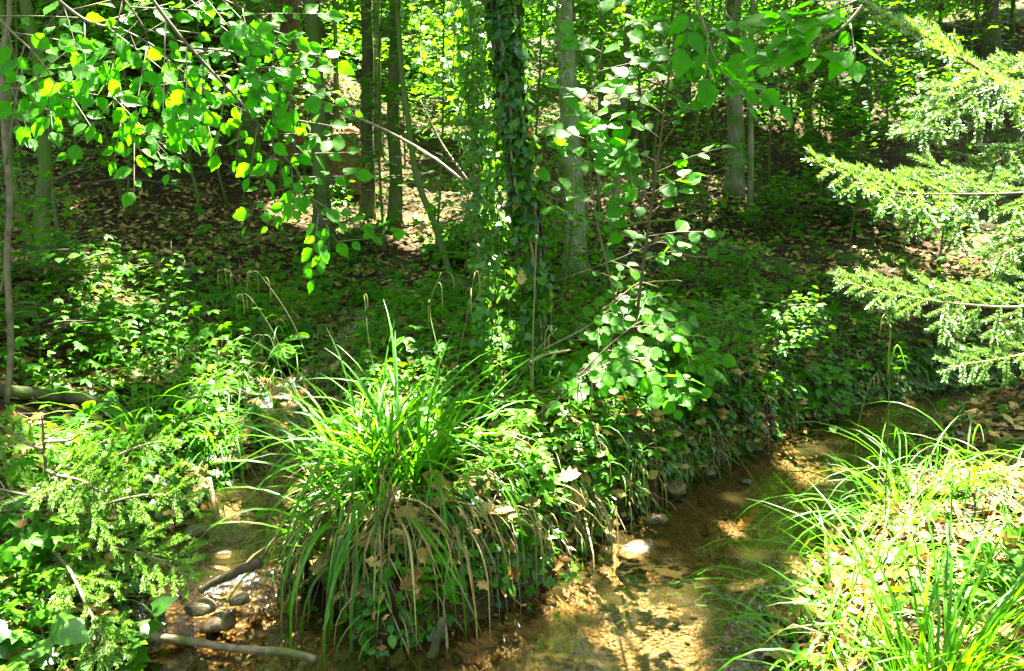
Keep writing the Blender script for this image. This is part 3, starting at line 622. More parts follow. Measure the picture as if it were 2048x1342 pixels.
for k, (x0, y0, y1, Y) in enumerate([(880, -60, 200, 3.8), (905, -40, 320, 3.9), (925, -60, 420, 3.7), (945, -60, 560, 3.75), (965, -60, 700, 3.65), (985, -60, 800, 3.6), (1000, 40, 780, 3.6), (935, 120, 480, 3.6), (975, 200, 640, 3.55), (990, 300, 830, 3.55), (1110, -60, 300, 3.7), (830, -60, 150, 3.9), (800, -60, 120, 4.2), (915, -60, 380, 3.6), (950, -60, 520, 3.6), (970, -60, 660, 3.7), (935, -60, 300, 3.8), (980, -60, 760, 3.65), (960, 300, 640, 3.5), (1125, -60, 420, 3.7)]):
    Y += .38; q = wobble(spline([P(x0, y0, Y), P(x0 + 8, (y0 + y1) / 2, Y), P(x0 + rng.uniform(-15, 40), y1, Y - .1)], 24), .03)
    st = obj('vine', Soup().tube(q, .0022, 4).mesh('vine', 'twig'), hang)
    n = max(6, int((y1 - y0) / 19)); f = np.sort(rng.uniform(0, 22.99, n)); i = f.astype(int); p = q[i] + (q[i + 1] - q[i]) * (f - i)[:, None]
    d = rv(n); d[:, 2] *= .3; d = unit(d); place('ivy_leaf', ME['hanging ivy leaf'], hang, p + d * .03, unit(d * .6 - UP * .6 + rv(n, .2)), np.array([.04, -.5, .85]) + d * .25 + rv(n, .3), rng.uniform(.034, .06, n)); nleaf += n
    n = 2 * n; f = rng.uniform(0, 22.99, n); i = f.astype(int); p = q[i] + (q[i + 1] - q[i]) * (f - i)[:, None]; d = unit(rv(n)); HANG.inst(L_IVY2 if k % 2 else L_IVY, p + d * rng.uniform(.01, .06, n)[:, None], unit(d * .6 - UP * .6 + rv(n, .2)), np.array([.04, -.5, .85]) + rv(n, .35), rng.uniform(.024, .045, n))

obj('small_ivy_leaves', HANG.mesh('small_ivy_leaves', 'ivy_sunlit'), hang, True)

# ------------------------------------------------------------------ spruce
NEED = T([(-.5, 0, 0), (.5, 0, 0), (.22, 1, 0), (-.22, 1, 0)], [(0, 1, 2, 3)])
NEED.v[:, 0] *= .17
def needles(s, q, nl, step, nrm, up=.3):
    L = np.cumsum(np.r_[0, np.linalg.norm(np.diff(q, axis=0), axis=1)]); n = max(8, int(L[-1] / step))
    u = rng.random(n) * L[-1]; p = np.stack([np.interp(u, L, q[:, k]) for k in range(3)], 1)
    i = np.clip(np.searchsorted(L, u) - 1, 0, len(q) - 2); d = unit(q[i + 1] - q[i])
    a = rng.uniform(0, 2 * np.pi, n); sd = unit(np.cross(nrm, d)); b = np.cross(d, sd)
    rad = sd * np.cos(a)[:, None] + b * np.sin(a)[:, None]; rad = unit(rad + np.asarray(nrm) * up)
    s.inst(NEED, p, unit(d * .9 + rad * .8), np.array([.04, -.5, .85]) + rv(n, .38), nl * rng.uniform(.75, 1.15, n))
def spruce_bough(parent, pts, width, nl=.017, step=.00062, nrm=(0, -.6, .8), droop=.12, name='bough', spacing=.045, mat='needle'):
    q = wobble(spline(pts, 26), .012); nrm = unit(np.asarray(nrm, float)); tot = np.linalg.norm(np.diff(q, axis=0), axis=1).sum()
    o = obj(name, Soup().tube(q, np.linspace(.007, .002, 26), 5).mesh(name, 'twig', True), parent)
    s = Soup(); w = Soup(); needles(s, q[12:], nl, step * 2.2, nrm)
    n = int(tot / spacing)
    for k in range(n):
        t = .05 + .92 * (k + rng.random() * .5) / n; f = t * 25; i = int(f); p = q[i] + (q[min(i + 1, 25)] - q[i]) * (f - i); d = unit(q[min(i + 1, 25)] - q[max(i - 1, 0)])
        sd = unit(np.cross(nrm, d)) * (1 if k % 2 else -1); ln = width * (1 - t) ** .7 * rng.uniform(.65, 1.1) + .035
        v = unit(d * .85 + sd * rng.uniform(.5, .95) + rv(1, .12)[0]); tw = spline([p, p + v * ln * .5 - UP * droop * ln * .12, p + v * ln - UP * droop * ln * .5], 7)
        needles(s, tw, nl, step, nrm); w.tube(tw, np.linspace(.0025, .001, 7), 4)
        if ln > .09:
            m = max(2, int(ln / .05))
            for r in range(m):
                t2 = .2 + .65 * r / m; j = int(t2 * 6); p2 = tw[j]; v2 = unit(unit(tw[min(j + 1, 6)] - tw[max(0, j - 1)]) * .9 + unit(np.cross(nrm, v)) * (1 if r % 2 else -1) * .6 + rv(1, .07)[0]); l2 = ln * .42 * (1 - t2 * .5)
                t3 = np.array([p2, p2 + v2 * l2 * .5 - UP * .04 * l2, p2 + v2 * l2 - UP * droop * l2 * .4]); needles(s, t3, nl, step * 1.1, nrm); w.tube(t3, [.0018, .0014, .001], 3)
    obj('twigs', w.mesh('twigs', 'twig'), o, True); obj('needles', s.mesh('needles', mat), o, True); return o
tb = np.array([2.75, 2.75, g1(2.75, 2.75)])
spr = thing('spruce_tree', 'spruce with sunlit drooping boughs reaching in from the right edge', 'tree', tb)
obj('trunk', trunk_mesh(spline([tb, tb + [.02, 0, 2], tb + [0, .05, 5]], 20), .11, .06, 'bark_red'), spr)
for pts, w in [([(2330, 330, 2.7), (2100, 385, 2.5), (1900, 385, 2.38), (1760, 372, 2.3), (1612, 318, 2.25)], .30), ([(2330, 560, 2.85), (2100, 612, 2.7), (1920, 610, 2.6), (1780, 590, 2.55), (1668, 560, 2.5)], .28),
               ([(2300, 160, 2.4), (2100, 200, 2.2), (1960, 160, 2.1), (1840, 80, 2.05), (1735, 15, 2.0)], .26), ([(2300, 130, 2.6), (2140, 150, 2.4), (1990, 190, 2.3), (1890, 225, 2.25), (1815, 275, 2.2)], .24),
               ([(2300, 420, 2.9), (2150, 450, 2.75), (2050, 480, 2.65), (1970, 520, 2.6)], .22), ([(2300, 680, 2.9), (2120, 700, 2.8), (1990, 725, 2.75), (1880, 745, 2.7)], .2), ([(2300, 300, 2.4), (2160, 300, 2.3), (2050, 310, 2.25), (1950, 345, 2.2)], .2)]:
    spruce_bough(spr, ptsY(pts), w)
small = thing('spruce_sapling', 'small spruce sapling with flat light green boughs on the near left bank', 'sapling', G(105, 1150))
sb = G(105, 1150); YS = sb[1]
st = spline([sb, P(102, 1040, YS), P(92, 940, YS), P(86, 865, YS), P(84, 830, YS)], 16)
obj('trunk', Soup().tube(st, np.linspace(.009, .003, 16), 8).mesh('trunk', 'bark_red', True), small)
M['needle_l'] = leaf_mat('young spruce needle', [(.05, .14, .004), (.07, .17, .005), (.09, .19, .006)], (.2, .5, .01), .35, .45, .3)
for pts, w in [([(100, 1040, YS), (200, 1010, YS - .1), (310, 985, YS - .15), (400, 1000, YS - .2)], .22), ([(95, 960, YS), (200, 920, YS), (290, 890, YS), (350, 880, YS)], .18), ([(98, 1000, YS), (0, 980, YS), (-100, 970, YS)], .2),
               ([(103, 1120, YS), (210, 1105, YS - .15), (320, 1130, YS - .25), (395, 1160, YS - .3)], .24), ([(103, 1100, YS), (150, 1180, YS - .3), (190, 1260, YS - .42), (210, 1310, YS - .48)], .2), ([(88, 900, YS), (40, 870, YS), (-20, 850, YS)], .14),
               ([(88, 885, YS), (130, 870, YS), (160, 868, YS)], .1), ([(104, 1130, YS), (30, 1150, YS - .2), (-60, 1180, YS - .3)], .2), ([(92, 940, YS), (150, 960, YS - .25), (230, 985, YS - .35)], .16)]:
    spruce_bough(small, ptsY(pts), w, .016, .0007, (0, -.75, .65), .12, mat='needle_l')

# ------------------------------------------------------------------ sedges and grasses
def blade_path(p0, az, el, ln, droop, n=9, clamp=True):
    p = np.array(p0, float); out = [p.copy()]; e = el; kk = rng.integers(2, n) if rng.random() < .22 else -1
    for i in range(n):
        st_ = ln / n; az = az + rng.normal(0, .06)
        if i == kk: e -= rng.uniform(.4, 1.3)
        e = max(e - droop / n * (1 + .9 * i / n), R(-84)); p = p + np.array([math.cos(az) * math.cos(e), math.sin(az) * math.cos(e), math.sin(e)]) * st_; out.append(p.copy())
    out = np.array(out)
    if clamp: out[:, 2] = np.maximum(out[:, 2], gf(out[:, 0], out[:, 1]) + .006)
    return out
def blade_arr(q, w, fold=.35, rnd=0.):
    n = len(q); t = np.linspace(0, 1, n); tg = unit(np.gradient(q, axis=0)); h = tg[0].copy(); h[2] = 0
    if np.linalg.norm(h) < .05: h = rv(1)[0]; h[2] = 0
    sd = unit(np.cross(unit(h), UP)); sd = unit(sd + rv(1, .25)[0]); nn = unit(np.cross(sd, tg))
    ww = w * np.clip(np.minimum(.55 + t * 3, 1) * (1 - t ** 3), .06, 1)[:, None] * .5
    v = np.stack([q - sd * ww + nn * ww * fold, q, q + sd * ww + nn * ww * fold], 1).reshape(-1, 3)
    i = np.arange(n - 1)[:, None] * 3; f = np.concatenate([np.concatenate([i, i + 1, i + 4, i + 3], 1), np.concatenate([i + 1, i + 2, i + 5, i + 4], 1)])
    uv = np.stack([np.tile([0, .5, 1], n), np.repeat(t, 3)], 1)
    return v, f.ravel(), np.full(len(f), 4), np.full(len(v), rnd), uv
def tuft(name, label, base_pts, nb, nd, ln, wid, el, droop, azr=None, cat='sedge', group=None, parts=True, dead_droop=2.6, spread=.5):
    name = 'grass_tuft' if cat == 'grass' else name; b = np.mean(base_pts, 0); b[2] = g1(b[0], b[1]); o = thing(name, label, cat, b, group); bp = np.array(base_pts)
    def one(s, dead):
        c = bp[rng.integers(len(bp))]; a = rng.uniform(*(azr or (0, 6.283))); r = spread * rng.random() ** .7
        p = c[:2] + np.array([math.cos(a), math.sin(a)]) * r * .35; z = g1(*p); aa = a + rng.normal(0, .35)
        e = rng.normal(*el) - (.45 if dead else 0); l = rng.uniform(*ln) * (.9 if dead else 1)
        q = blade_path([p[0], p[1], z - .02], aa, min(e, 1.52), l, rng.uniform(*droop) * (1.35 if dead else 1))
        s.add(*blade_arr(q, rng.uniform(*wid) * (.7 if dead else 1), .4, rng.random()))
    if parts:
        for k in range(nb):
            s = Soup(); one(s, False); obj('blade', s.mesh('blade', 'sedge', True), o)
    elif nb:
        s = Soup()
        for k in range(nb): one(s, False)
        obj('blades', s.mesh('blades', 'sedge', True), o, True)
    if nd:
        s = Soup()
        for k in range(nd): one(s, True)
        obj('dry_blades', s.mesh('dry_blades', 'straw', True), o, True)
    return o
def stalk(parent, q, spikes=4, r=.0022, hang_len=.09):
    q = spline(q, 20); obj('stalk', Soup().tube(q, np.linspace(r, r * .6, 20), 5).mesh('stalk', 'twig_green', True), parent)
    for k in range(spikes):
        i = 19 - k * 2 - (k > 1); d = rv(1, .3)[0]; d[2] = 0; ln = hang_len * rng.uniform(.7, 1.25)
        p = np.array([q[i], q[i] + d * .05 + [0, 0, .004], q[i] + d * .08 - UP * ln * .3, q[i] + d * .085 - UP * ln]); p = spline(p, 8)
        obj('flower_spike', Soup().tube(p, np.array([.0008, .0008, .001, .0022, .0028, .0028, .0024, .001]), 5).mesh('flower_spike', 'flower', True), parent)
big_b = [G(x, y) for x, y in [(720, 960), (760, 930), (810, 930), (770, 990), (710, 1000), (850, 950)]]
big = tuft('sedge_tussock', 'big arching sedge tussock over a mossy mound between the two streams', big_b, 250, 90, (.35, .8), (.009, .017), (1.26, .28), (.4, 2.0), spread=.42)
s = Soup()
for k in range(240):
    c_ = big_b[rng.integers(len(big_b))]; a = rng.uniform(-2.7, -.3); p = c_[:2] + np.array([math.cos(a), math.sin(a)]) * rng.uniform(.02, .22)
    s.add(*blade_arr(blade_path([p[0], p[1], g1(*p)], a + rng.normal(0, .5), rng.uniform(.0, .9), rng.uniform(.2, .55), rng.uniform(1.6, 3.2)), rng.uniform(.004, .013), .4, rng.random()))
obj('straw_skirt', s.mesh('straw_skirt', 'straw', True), big, True)
for k in range(50):
    c_ = big_b[rng.integers(len(big_b))]; a = rng.uniform(-2.6, -.4); p = c_[:2] + np.array([math.cos(a), math.sin(a)]) * rng.uniform(.03, .2); s = Soup()
    s.add(*blade_arr(blade_path([p[0], p[1], g1(*p)], a + rng.normal(0, .3), rng.uniform(.2, .9), rng.uniform(.45, .8), rng.uniform(2., 3.2), 12), rng.uniform(.009, .017), .4, rng.random())); obj('blade', s.mesh('blade', 'sedge', True), big)
stalk(big, [G(860, 880), P(880, 740, 3.0), P(860, 620, 3.1), P(882, 545, 3.1)], 3)
stalk(big, [G(800, 890), P(745, 720, 3.0), P(728, 590, 3.05)], 1)
stalk(big, [G(870, 900), P(920, 700, 3.1), P(950, 545, 3.15)], 2)
stalk(big, [G(900, 950), P(980, 850, 2.8), P(1060, 720, 2.8), P(1115, 655, 2.85)], 4)
stalk(big, [G(950, 960), P(1040, 860, 2.7), P(1130, 790, 2.7), P(1180, 760, 2.7)], 3)
# front curtain of dry blades and roots on the mound face
s = Soup(); sr = Soup(); px = np.concatenate([rng.uniform(540, 940, 260), rng.uniform(900, 1200, 55)])
for x in px:
    f = (x - 540) / 700; yt = np.interp(x, [540, 650, 800, 950, 1100, 1240], [1050, 1020, 1000, 1010, 1000, 960]) + rng.uniform(-30, 60)
    g = G(x, yt); a = rng.normal(-1.6 if x < 900 else -.9, .8); q = blade_path([g[0], g[1], g[2] + .0], a, rng.uniform(-.2, .8), rng.uniform(.12, .55), rng.uniform(1.4, 3.4), 9)
    if rng.random() < .68: s.add(*blade_arr(q, rng.uniform(.004, .012), .4, rng.random()))
    else: sr.tube(wobble(q, .008), np.linspace(.0022, .0007, len(q)), 4)
obj('hanging_dry_blades', s.mesh('hanging_dry_blades', 'straw', True), big, True); obj('hanging_roots', sr.mesh('hanging_roots', 'root', True), big, True)
m_ = 45; fx = rng.uniform(560, 1220, m_); fy = np.array([rng.uniform(960, 1180 if x < 950 else 1060) for x in fx]); gp = np.array([G(a, b) for a, b in zip(fx, fy)])
place('dead_leaf', ME['dead oak leaf'], big, gp + [0, -.03, .03], rv(m_) * [1, .6, .8], np.array([0, -.7, .7]) + rv(m_, .35), rng.uniform(.06, .13, m_))
m_ = 70; fx = rng.uniform(600, 1230, m_); fy = np.array([rng.uniform(960, 1230 if x < 900 else 1110) for x in fx]); gp = np.array([G(a, b) for a, b in zip(fx, fy)])
place('ivy_leaf', ME['ivy leaf'], big, gp + [0, -.05, .03] + rv(m_, .015), unit(rv(m_, .6) - UP * .6), np.array([0, -.6, .7]) + rv(m_, .35), rng.uniform(.028, .055, m_))
s = Soup()
for k in range(7):
    g = G(rng.uniform(640, 1150), rng.uniform(1000, 1060)); q = wobble(blade_path(g + [0, -.02, .02], rng.normal(-1.3, .4), .2, rng.uniform(.2, .42), 2.6, 12), .012); s.tube(q, .0014, 4); n_ = 9; j_ = rng.integers(3, 12, n_)
    place('ivy_leaf', ME['ivy leaf'], big, q[j_] + rv(n_, .012) + [0, -.01, 0], unit(rv(n_, .6) - UP * .7), np.array([0, -.7, .6]) + rv(n_, .3), rng.uniform(.025, .05, n_))
obj('ivy_stems', s.mesh('ivy_stems', 'twig'), big, True)
# other tufts
tuft('grass_tuft', 'bright grass tuft arching over the stream from the sunlit bank', [G(1650, 1290), G(1690, 1220), G(1630, 1340)], 95, 25, (.3, .65), (.006, .011), (1.05, .3), (1.2, 2.6), spread=.6, cat='grass')
tuft('grass_tuft', 'dark upright grass clump in front of the white-lit ground', [PZ(1850, 1400, .15), PZ(1890, 1380, .15)], 95, 4, (.4, .85), (.007, .013), (1.35, .16), (.3, 1.2), spread=.25, cat='grass')
tuft('grass_tuft', 'grass tuft with white-lit arching blades behind the sunlit ground', [G(1800, 1040), G(1840, 1000)], 110, 8, (.5, .9), (.006, .011), (1.1, .28), (1.3, 2.4), spread=.5, cat='grass')
tuft('grass_tuft', 'grass tuft under the lowest spruce bough', [G(1960, 960), G(1900, 930), G(2020, 980)], 75, 8, (.35, .7), (.005, .010), (1.1, .3), (1.2, 2.4), spread=.5, cat='grass')
tuft('grass_tuft', 'shaded grass tuft beside the far bend of the stream', [G(1900, 850), G(1850, 880)], 80, 10, (.3, .55), (.005, .008), (1.0, .3), (1.3, 2.4), spread=.4, cat='grass')
tuft('grass_tuft', 'thin grass clump between the upright clump and the stream', [G(1740, 1180), PZ(1720, 1360, .12)], 70, 8, (.35, .7), (.006, .011), (1.15, .25), (1, 2.2), spread=.5, cat='grass')
tuft('grass_tuft', 'grass clump at the very corner on the sunlit bank', [PZ(2010, 1330, .18), PZ(2060, 1250, .2)], 60, 10, (.3, .6), (.005, .008), (1.15, .3), (1, 2.2), spread=.4, cat='grass')
tuft('sedge_tussock', 'sedge tuft on the bank edge below the low hazel branch', [G(1230, 900), G(1280, 880)], 70, 90, (.25, .5), (.004, .008), (.9, .35), (1.8, 3.2), spread=.4, parts=True)
tuft('sedge_tussock', 'straw-coloured sedge hanging over the far stream bank', [G(1360, 850), G(1420, 840)], 40, 80, (.25, .5), (.004, .007), (.8, .35), (2, 3.4), spread=.35, parts=True)
tuft('sedge_tussock', 'green sedge tuft in front of the fallen log', [G(300, 880), G(330, 860), G(270, 870)], 110, 15, (.35, .7), (.006, .011), (1.1, .3), (1, 2.1), spread=.4)
tuft('sedge_tussock', 'sedge tuft on the left bank of the small cascade', [G(480, 860), G(440, 880)], 80, 20, (.3, .6), (.005, .009), (1.0, .3), (1, 2.2), spread=.4)
tuft('sedge_tussock', 'fine grass patch on the bank beside the narrow stream', [G(330, 1000), G(380, 960), G(300, 1040)], 90, 10, (.15, .35), (.003, .005), (1.0, .35), (1, 2.4), spread=.6, cat='grass')
tuft('sedge_tussock', 'sedge tuft beside the dark hollow of the upper brook', [G(600, 620), G(640, 600)], 60, 10, (.3, .6), (.005, .008), (1.0, .3), (1, 2.2), spread=.4)
tuft('sedge_tussock', 'dark sedge leaning over the upper brook from its right bank', [G(730, 700), G(700, 740)], 70, 20, (.3, .6), (.005, .009), (1.0, .3), (1, 2.4), spread=.4)
tuft('sedge_tussock', 'sedge growing on the left brink of the upper brook', [G(560, 720), G(590, 690)], 70, 10, (.3, .6), (.005, .009), (1.0, .3), (1, 2.4), spread=.4)
tuft('sedge_tussock', 'sedge tuft among the herbs below the white-lit sprig', [G(420, 620), G(380, 600)], 60, 10, (.3, .55), (.005, .008), (1.0, .3), (1, 2.2), spread=.4)
tuft('sedge_tussock', 'small round grass tuft on the leaf strewn far bank', [G(1672, 660)], 60, 8, (.2, .35), (.004, .007), (1.0, .35), (1.4, 2.8), spread=.3, cat='grass')
tuft('sedge_tussock', 'sunlit grass tuft on the crest of the far slope', [G(1560, 215)], 50, 8, (.3, .5), (.008, .012), (1.0, .35), (1.4, 2.8), spread=.6, cat='grass', parts=False)
tuft('sedge_tussock', 'broad yellow-green grass patch just under the crest', [G(1640, 150), G(1680, 160), G(1600, 150)], 140, 20, (.3, .6), (.008, .012), (1.0, .35), (1.4, 2.8), spread=1.2, cat='grass', parts=False)
for k, (lab, lst) in enumerate([('group of tall sedge stalks with drooping flower spikes bending over the left herbs', [(600, 800, 480, 590, 1), (560, 720, 440, 540, 1), (640, 780, 500, 545, 1), (540, 820, 380, 690, 1), (620, 690, 545, 600, 1)]),
                               ('sedge stalks with hanging spikes standing before the upper brook', [(500, 860, 440, 680, 1), (470, 840, 350, 690, 1), (660, 830, 640, 650, 1), (420, 860, 300, 700, 1), (580, 820, 520, 670, 1)])]):
    o = thing('sedge_stalks', lab, 'sedge', G(lst[0][0], lst[0][1]))
    for a, b, c, d, e in lst:
        g = G(a, b); Y = g[1]; stalk(o, [g, P((a * .6 + c * .4), (b * .5 + d * .5) - 20, Y + .05), P(c + 20, d + 5, Y + .1), P(c, d, Y + .1)], 4, .002, .12)
o = thing('sedge_stalk', 'tall single sedge stalk with drooping spikes rising above the far stream', 'sedge', G(1770, 1040)); g = G(1770, 1040)
stalk(o, [g, P(1776, 850, g[1]), P(1780, 700, g[1] + .02), P(1775, 630, g[1] + .02)], 4, .003, .1)
s = Soup(); s.add(*blade_arr(spline([P(1778, 740, g[1]), P(1795, 690, g[1]), P(1815, 745, g[1] - .05)], 9), .012, .3)); obj('blade', s.mesh('blade', 'sedge'), o)
o = thing('grass_stalk', 'bent grass stalk with a withered white-lit head beside the tall sedge stalk', 'grass', G(1716, 1000)); g = G(1716, 1000)
stalk(o, [g, P(1712, 880, g[1]), P(1735, 780, g[1]), P(1748, 752, g[1])], 2, .003, .06)
o = thing('grass_stalk', 'drooping grass stalk leaning over the stream from its far bank', 'grass', G(1500, 1000)); g = PZ(1560, 1040, 0)
stalk(o, [g, P(1500, 950, g[1]), P(1440, 860, g[1] - .05), P(1415, 830, g[1] - .05), P(1405, 870, g[1] - .06)], 2, .002, .06)
o = thing('reed_grass', 'reed-like grass with short side spikes hanging low over the sunlit stream bed', 'grass', G(1560, 1180)); g = G(1560, 1170)
for (x, y, dx, dy) in [(1190, 1240, 0, 0), (1200, 1265, 20, 20), (1310, 1195, 0, -20), (1380, 1105, 0, -40)]:
    q = spline([g, P((x + 1560) / 2, (y + 1100) / 2 - 10 + dy * .3, 2.5), P(x, y, 2.35)], 14); s = Soup(); s.add(*blade_arr(q, .008, .3)); obj('blade', s.mesh('blade', 'sedge', True), o)
    for i in range(4, 13):
        s = Soup(); p = q[i]; s.add(*blade_arr(np.array([p, p + [.0, 0, -.02], p + [.008, 0, -.05]]), .004, .3)); obj('side_spike', s.mesh('side_spike', 'sedge'), o)

# ------------------------------------------------------------------ logs, sticks, stump, stones
def log(name, label, pts, r0, r1, mat, sides=10, cat='log', twigs=0):
    q = wobble(spline(pts, 26), r0 * .35); o = thing(name, label, cat, q[0])
    v, l, t, u = tube_arr(q, np.linspace(r0, r1, 26), sides); c = np.repeat(q, sides, 0); v = c + (v - c) * (1 + .35 * (fbm(v[:, 0] * 22, v[:, 1] * 22 + v[:, 2] * 17, 2) - .5))[:, None]
    obj('wood', raw_mesh('wood', v, l, np.concatenate([[0], np.cumsum(t)[:-1]]), t, mat, np.zeros(len(v)), u, True), o)
    for k in range(twigs):
        i = rng.integers(6, 24); d = unit(rv(1)[0] + [0, 0, .4]); ln = rng.uniform(.08, .25)
        obj('side_twig', Soup().tube(wobble(spline([q[i], q[i] + d * ln * .6, q[i] + d * ln], 6), .01), np.linspace(r1 * .6, .001, 6), 5).mesh('side_twig', mat, True), o)
    return o
def Gz(px, py, dz): g = G(px, py); g[2] += dz; return g
log('fallen_log', 'weathered fallen log half hidden by herbs at the left edge', [Gz(-60, 800, .06), Gz(60, 806, .06), Gz(170, 820, .06), Gz(270, 848, .04), Gz(340, 870, .0)], .036, .026, 'bark_dark')
log('stick', 'thick barkless stick lying across the gravel at the bottom', [PZ(285, 1270, .10), PZ(380, 1283, .09), PZ(480, 1300, .07), PZ(560, 1308, .06), PZ(632, 1318, .05)], .014, .012, 'rot', cat='stick')
log('stick', 'black wet stick poking out of the mound into the narrow stream', [PZ(400, 1182, .14), PZ(450, 1155, .19), PZ(520, 1125, .25)], .012, .02, 'bark_dark', cat='stick')
log('stick', 'mossy broken stick standing by the narrow stream', [Gz(437, 1090, .02), Gz(432, 1040, .06), Gz(420, 990, .08)], .014, .012, 'rot', cat='stick')
log('stick', 'short slanting stick on the left bank of the narrow stream', [Gz(352, 1065, .02), Gz(385, 1030, .03), Gz(412, 1000, .04)], .011, .009, 'bark_moss', cat='stick')
log('stick', 'dark stick lying in the shallow water beside the spruce sapling', [PZ(270, 1145, .16), PZ(300, 1130, .17), PZ(320, 1120, .17)], .012, .01, 'bark_dark', cat='stick')
log('stick', 'black wet post stuck in the water below the mound', [PZ(862, 1312, .0), PZ(872, 1280, .06), PZ(885, 1235, .14)], .016, .012, 'bark_dark', cat='stick')
log('stick', 'thin stem leaning from the mound into the pool', [PZ(895, 1320, -.02), P(893, 1260, 2.42), P(885, 1200, 2.5)], .006, .004, 'twig', cat='stick')
log('fallen_branch', 'grey log lying at the water edge under the far bank', [PZ(1385, 902, .04), PZ(1440, 890, .05), PZ(1520, 882, .05)], .022, .018, 'rot', cat='log')
log('fallen_branch', 'moss covered branch crossing in front of the slope behind the ivy trunk', ptsY([(1120, 425, 4.6), (1170, 440, 4.6), (1225, 457, 4.6), (1290, 445, 4.6), (1350, 438, 4.6), (1400, 420, 4.7)]), .013, .006, 'bark_moss', cat='branch', twigs=4)
log('dead_branch', 'dark bare branch slanting down in front of the sunlit gully', ptsY([(690, 225, 4.6), (760, 255, 4.5), (850, 305, 4.4), (910, 350, 4.3), (960, 395, 4.2), (1020, 450, 4.0)]), .006, .012, 'twig', cat='branch', twigs=5)
log('dead_branch', 'thin dark branch crossing the bare slanting branch', ptsY([(840, 200, 4.3), (880, 280, 4.3), (925, 345, 4.2), (975, 420, 4.1)]), .004, .008, 'twig', cat='branch', twigs=4)
log('dead_branch', 'bleached bare twig sticking up from the low hazel branch', ptsY([(1205, 620, 3.5), (1245, 590, 3.5), (1280, 565, 3.5), (1318, 575, 3.5)]), .005, .002, 'straw', cat='branch', twigs=6)
log('dead_branch', 'white curved bare twig in front of the brown slope', ptsY([(1310, 470, 4.2), (1360, 505, 4.2), (1420, 510, 4.2), (1450, 460, 4.2)]), .005, .002, 'straw', cat='branch', twigs=2)
log('dead_stalk', 'straight pale dead stalk before the ivy covered trunk', ptsY([(1068, 840, 3.5), (1066, 700, 3.5), (1070, 560, 3.5), (1073, 470, 3.5)]), .004, .003, 'root', cat='stalk')
log('dead_stalk', 'pale dead stalk slanting beside the ivy trunk foot', ptsY([(1060, 725, 3.4), (1090, 710, 3.4), (1140, 700, 3.4)]), .007, .004, 'root', cat='stalk')
log('fallen_branch', 'long thin branch lying on the herbs of the left slope', [Gz(100, 490, .05), Gz(150, 515, .06), Gz(220, 530, .05)], .012, .006, 'rot', cat='branch', twigs=3)
log('fallen_branch', 'thin grey branch lying across the leaf strewn left slope', [Gz(160, 380, .06), Gz(260, 375, .08), Gz(360, 385, .06), (Gz(430, 405, .03))], .010, .005, 'rot', cat='branch', twigs=4)
log('fallen_branch', 'rotting branch among herbs on the far bank', [Gz(1480, 655, .04), Gz(1520, 675, .05), Gz(1560, 690, .03)], .025, .018, 'rot', cat='log')
log('fallen_branch', 'grey branch lying over the bank at the cascade', [Gz(360, 820, .05), Gz(450, 810, .06), Gz(520, 805, .05)], .014, .009, 'rot', cat='branch', twigs=2)
log('fallen_branch', 'branch lying by the spruce sapling on the near left bank', [Gz(110, 965, .03), Gz(150, 945, .04), Gz(200, 925, .03)], .02, .016, 'rot', cat='log')
# bare thin stems at left
for lab, pts in [('bare forked twig in front of the crooked mossy trunk', [(12, 330, 3.2), (40, 160, 3.2), (85, 70, 3.2), (125, 20, 3.2)]), ('thin bare stem crossing near the left edge', [(0, 590, 3.6), (18, 480, 3.6), (10, 300, 3.6), (22, 130, 3.6)]), ('thin drooping bare twig behind the crooked mossy trunk', [(60, 400, 5.5), (130, 350, 5.5), (200, 330, 5.6)])]:
    log('bare_twig', lab, ptsY(pts), .005, .002, 'twig', 6, 'twig', 3)
# stump
g = G(697, 372); r = 30 * g[1] / FP
st = thing('tree_stump', 'broken reddish stump with torn orange wood beside the slim trunks', 'stump', g)
q = spline([g - [0, 0, .1], g + [0, 0, .25], P(690, 266, g[1])], 14); obj('trunk', trunk_mesh(q, r, r * .92, 'bark_red', 1.5, 18), st)
tp = q[-1]; s = Soup()
for k in range(26):
    a = rng.random() * 6.28; rr = r * rng.uniform(.5, .9); b = tp + np.array([math.cos(a) * rr, math.sin(a) * rr, -.03]); s.tube([b, b + [rng.normal(0, .01), rng.normal(0, .01), rng.uniform(.04, .14)]], [.03, .006], 4)
obj('splinters', s.mesh('splinters', 'torn'), st, True)
for pts in ([(715, 300), (740, 322), (755, 350)], [(712, 320), (735, 345), (748, 372)], [(705, 340), (722, 372), (730, 392)]):
    obj('torn_root', Soup().tube(spline([P(a, b, g[1] - .1) for a, b in pts], 8), np.linspace(.05, .02, 8), 7).mesh('torn_root', 'torn', True), st)
# stones
def rock_t(seed):
    bm = bmesh.new(); bmesh.ops.create_icosphere(bm, subdivisions=3, radius=1); rr = np.random.default_rng(seed); v = np.array([x.co[:] for x in bm.verts]); f = [tuple(q.index for q in p.verts) for p in bm.faces]; bm.free()
    for k in range(9):
        n = unit(rr.normal(0, 1, 3)); h = rr.uniform(.55, .9); d = v @ n; v = v - np.maximum(d - h, 0)[:, None] * n
    v = v * (1 + .22 * (fbm(v[:, 0] * 2.2 + seed, v[:, 1] * 2.2 + v[:, 2] * 1.7, seed + 5) - .5) * 2)[:, None]
    return T(v * np.array([1, rr.uniform(.6, .9), rr.uniform(.3, .5)]), f)
RK = [rock_t(k) for k in range(6)]
bm = bmesh.new(); bmesh.ops.create_icosphere(bm, subdivisions=1, radius=1); _v = np.array([x.co[:] for x in bm.verts]); _f = [tuple(q.index for q in p.verts) for p in bm.faces]; bm.free()
PEB = T(_v * [1, .75, .45], _f)
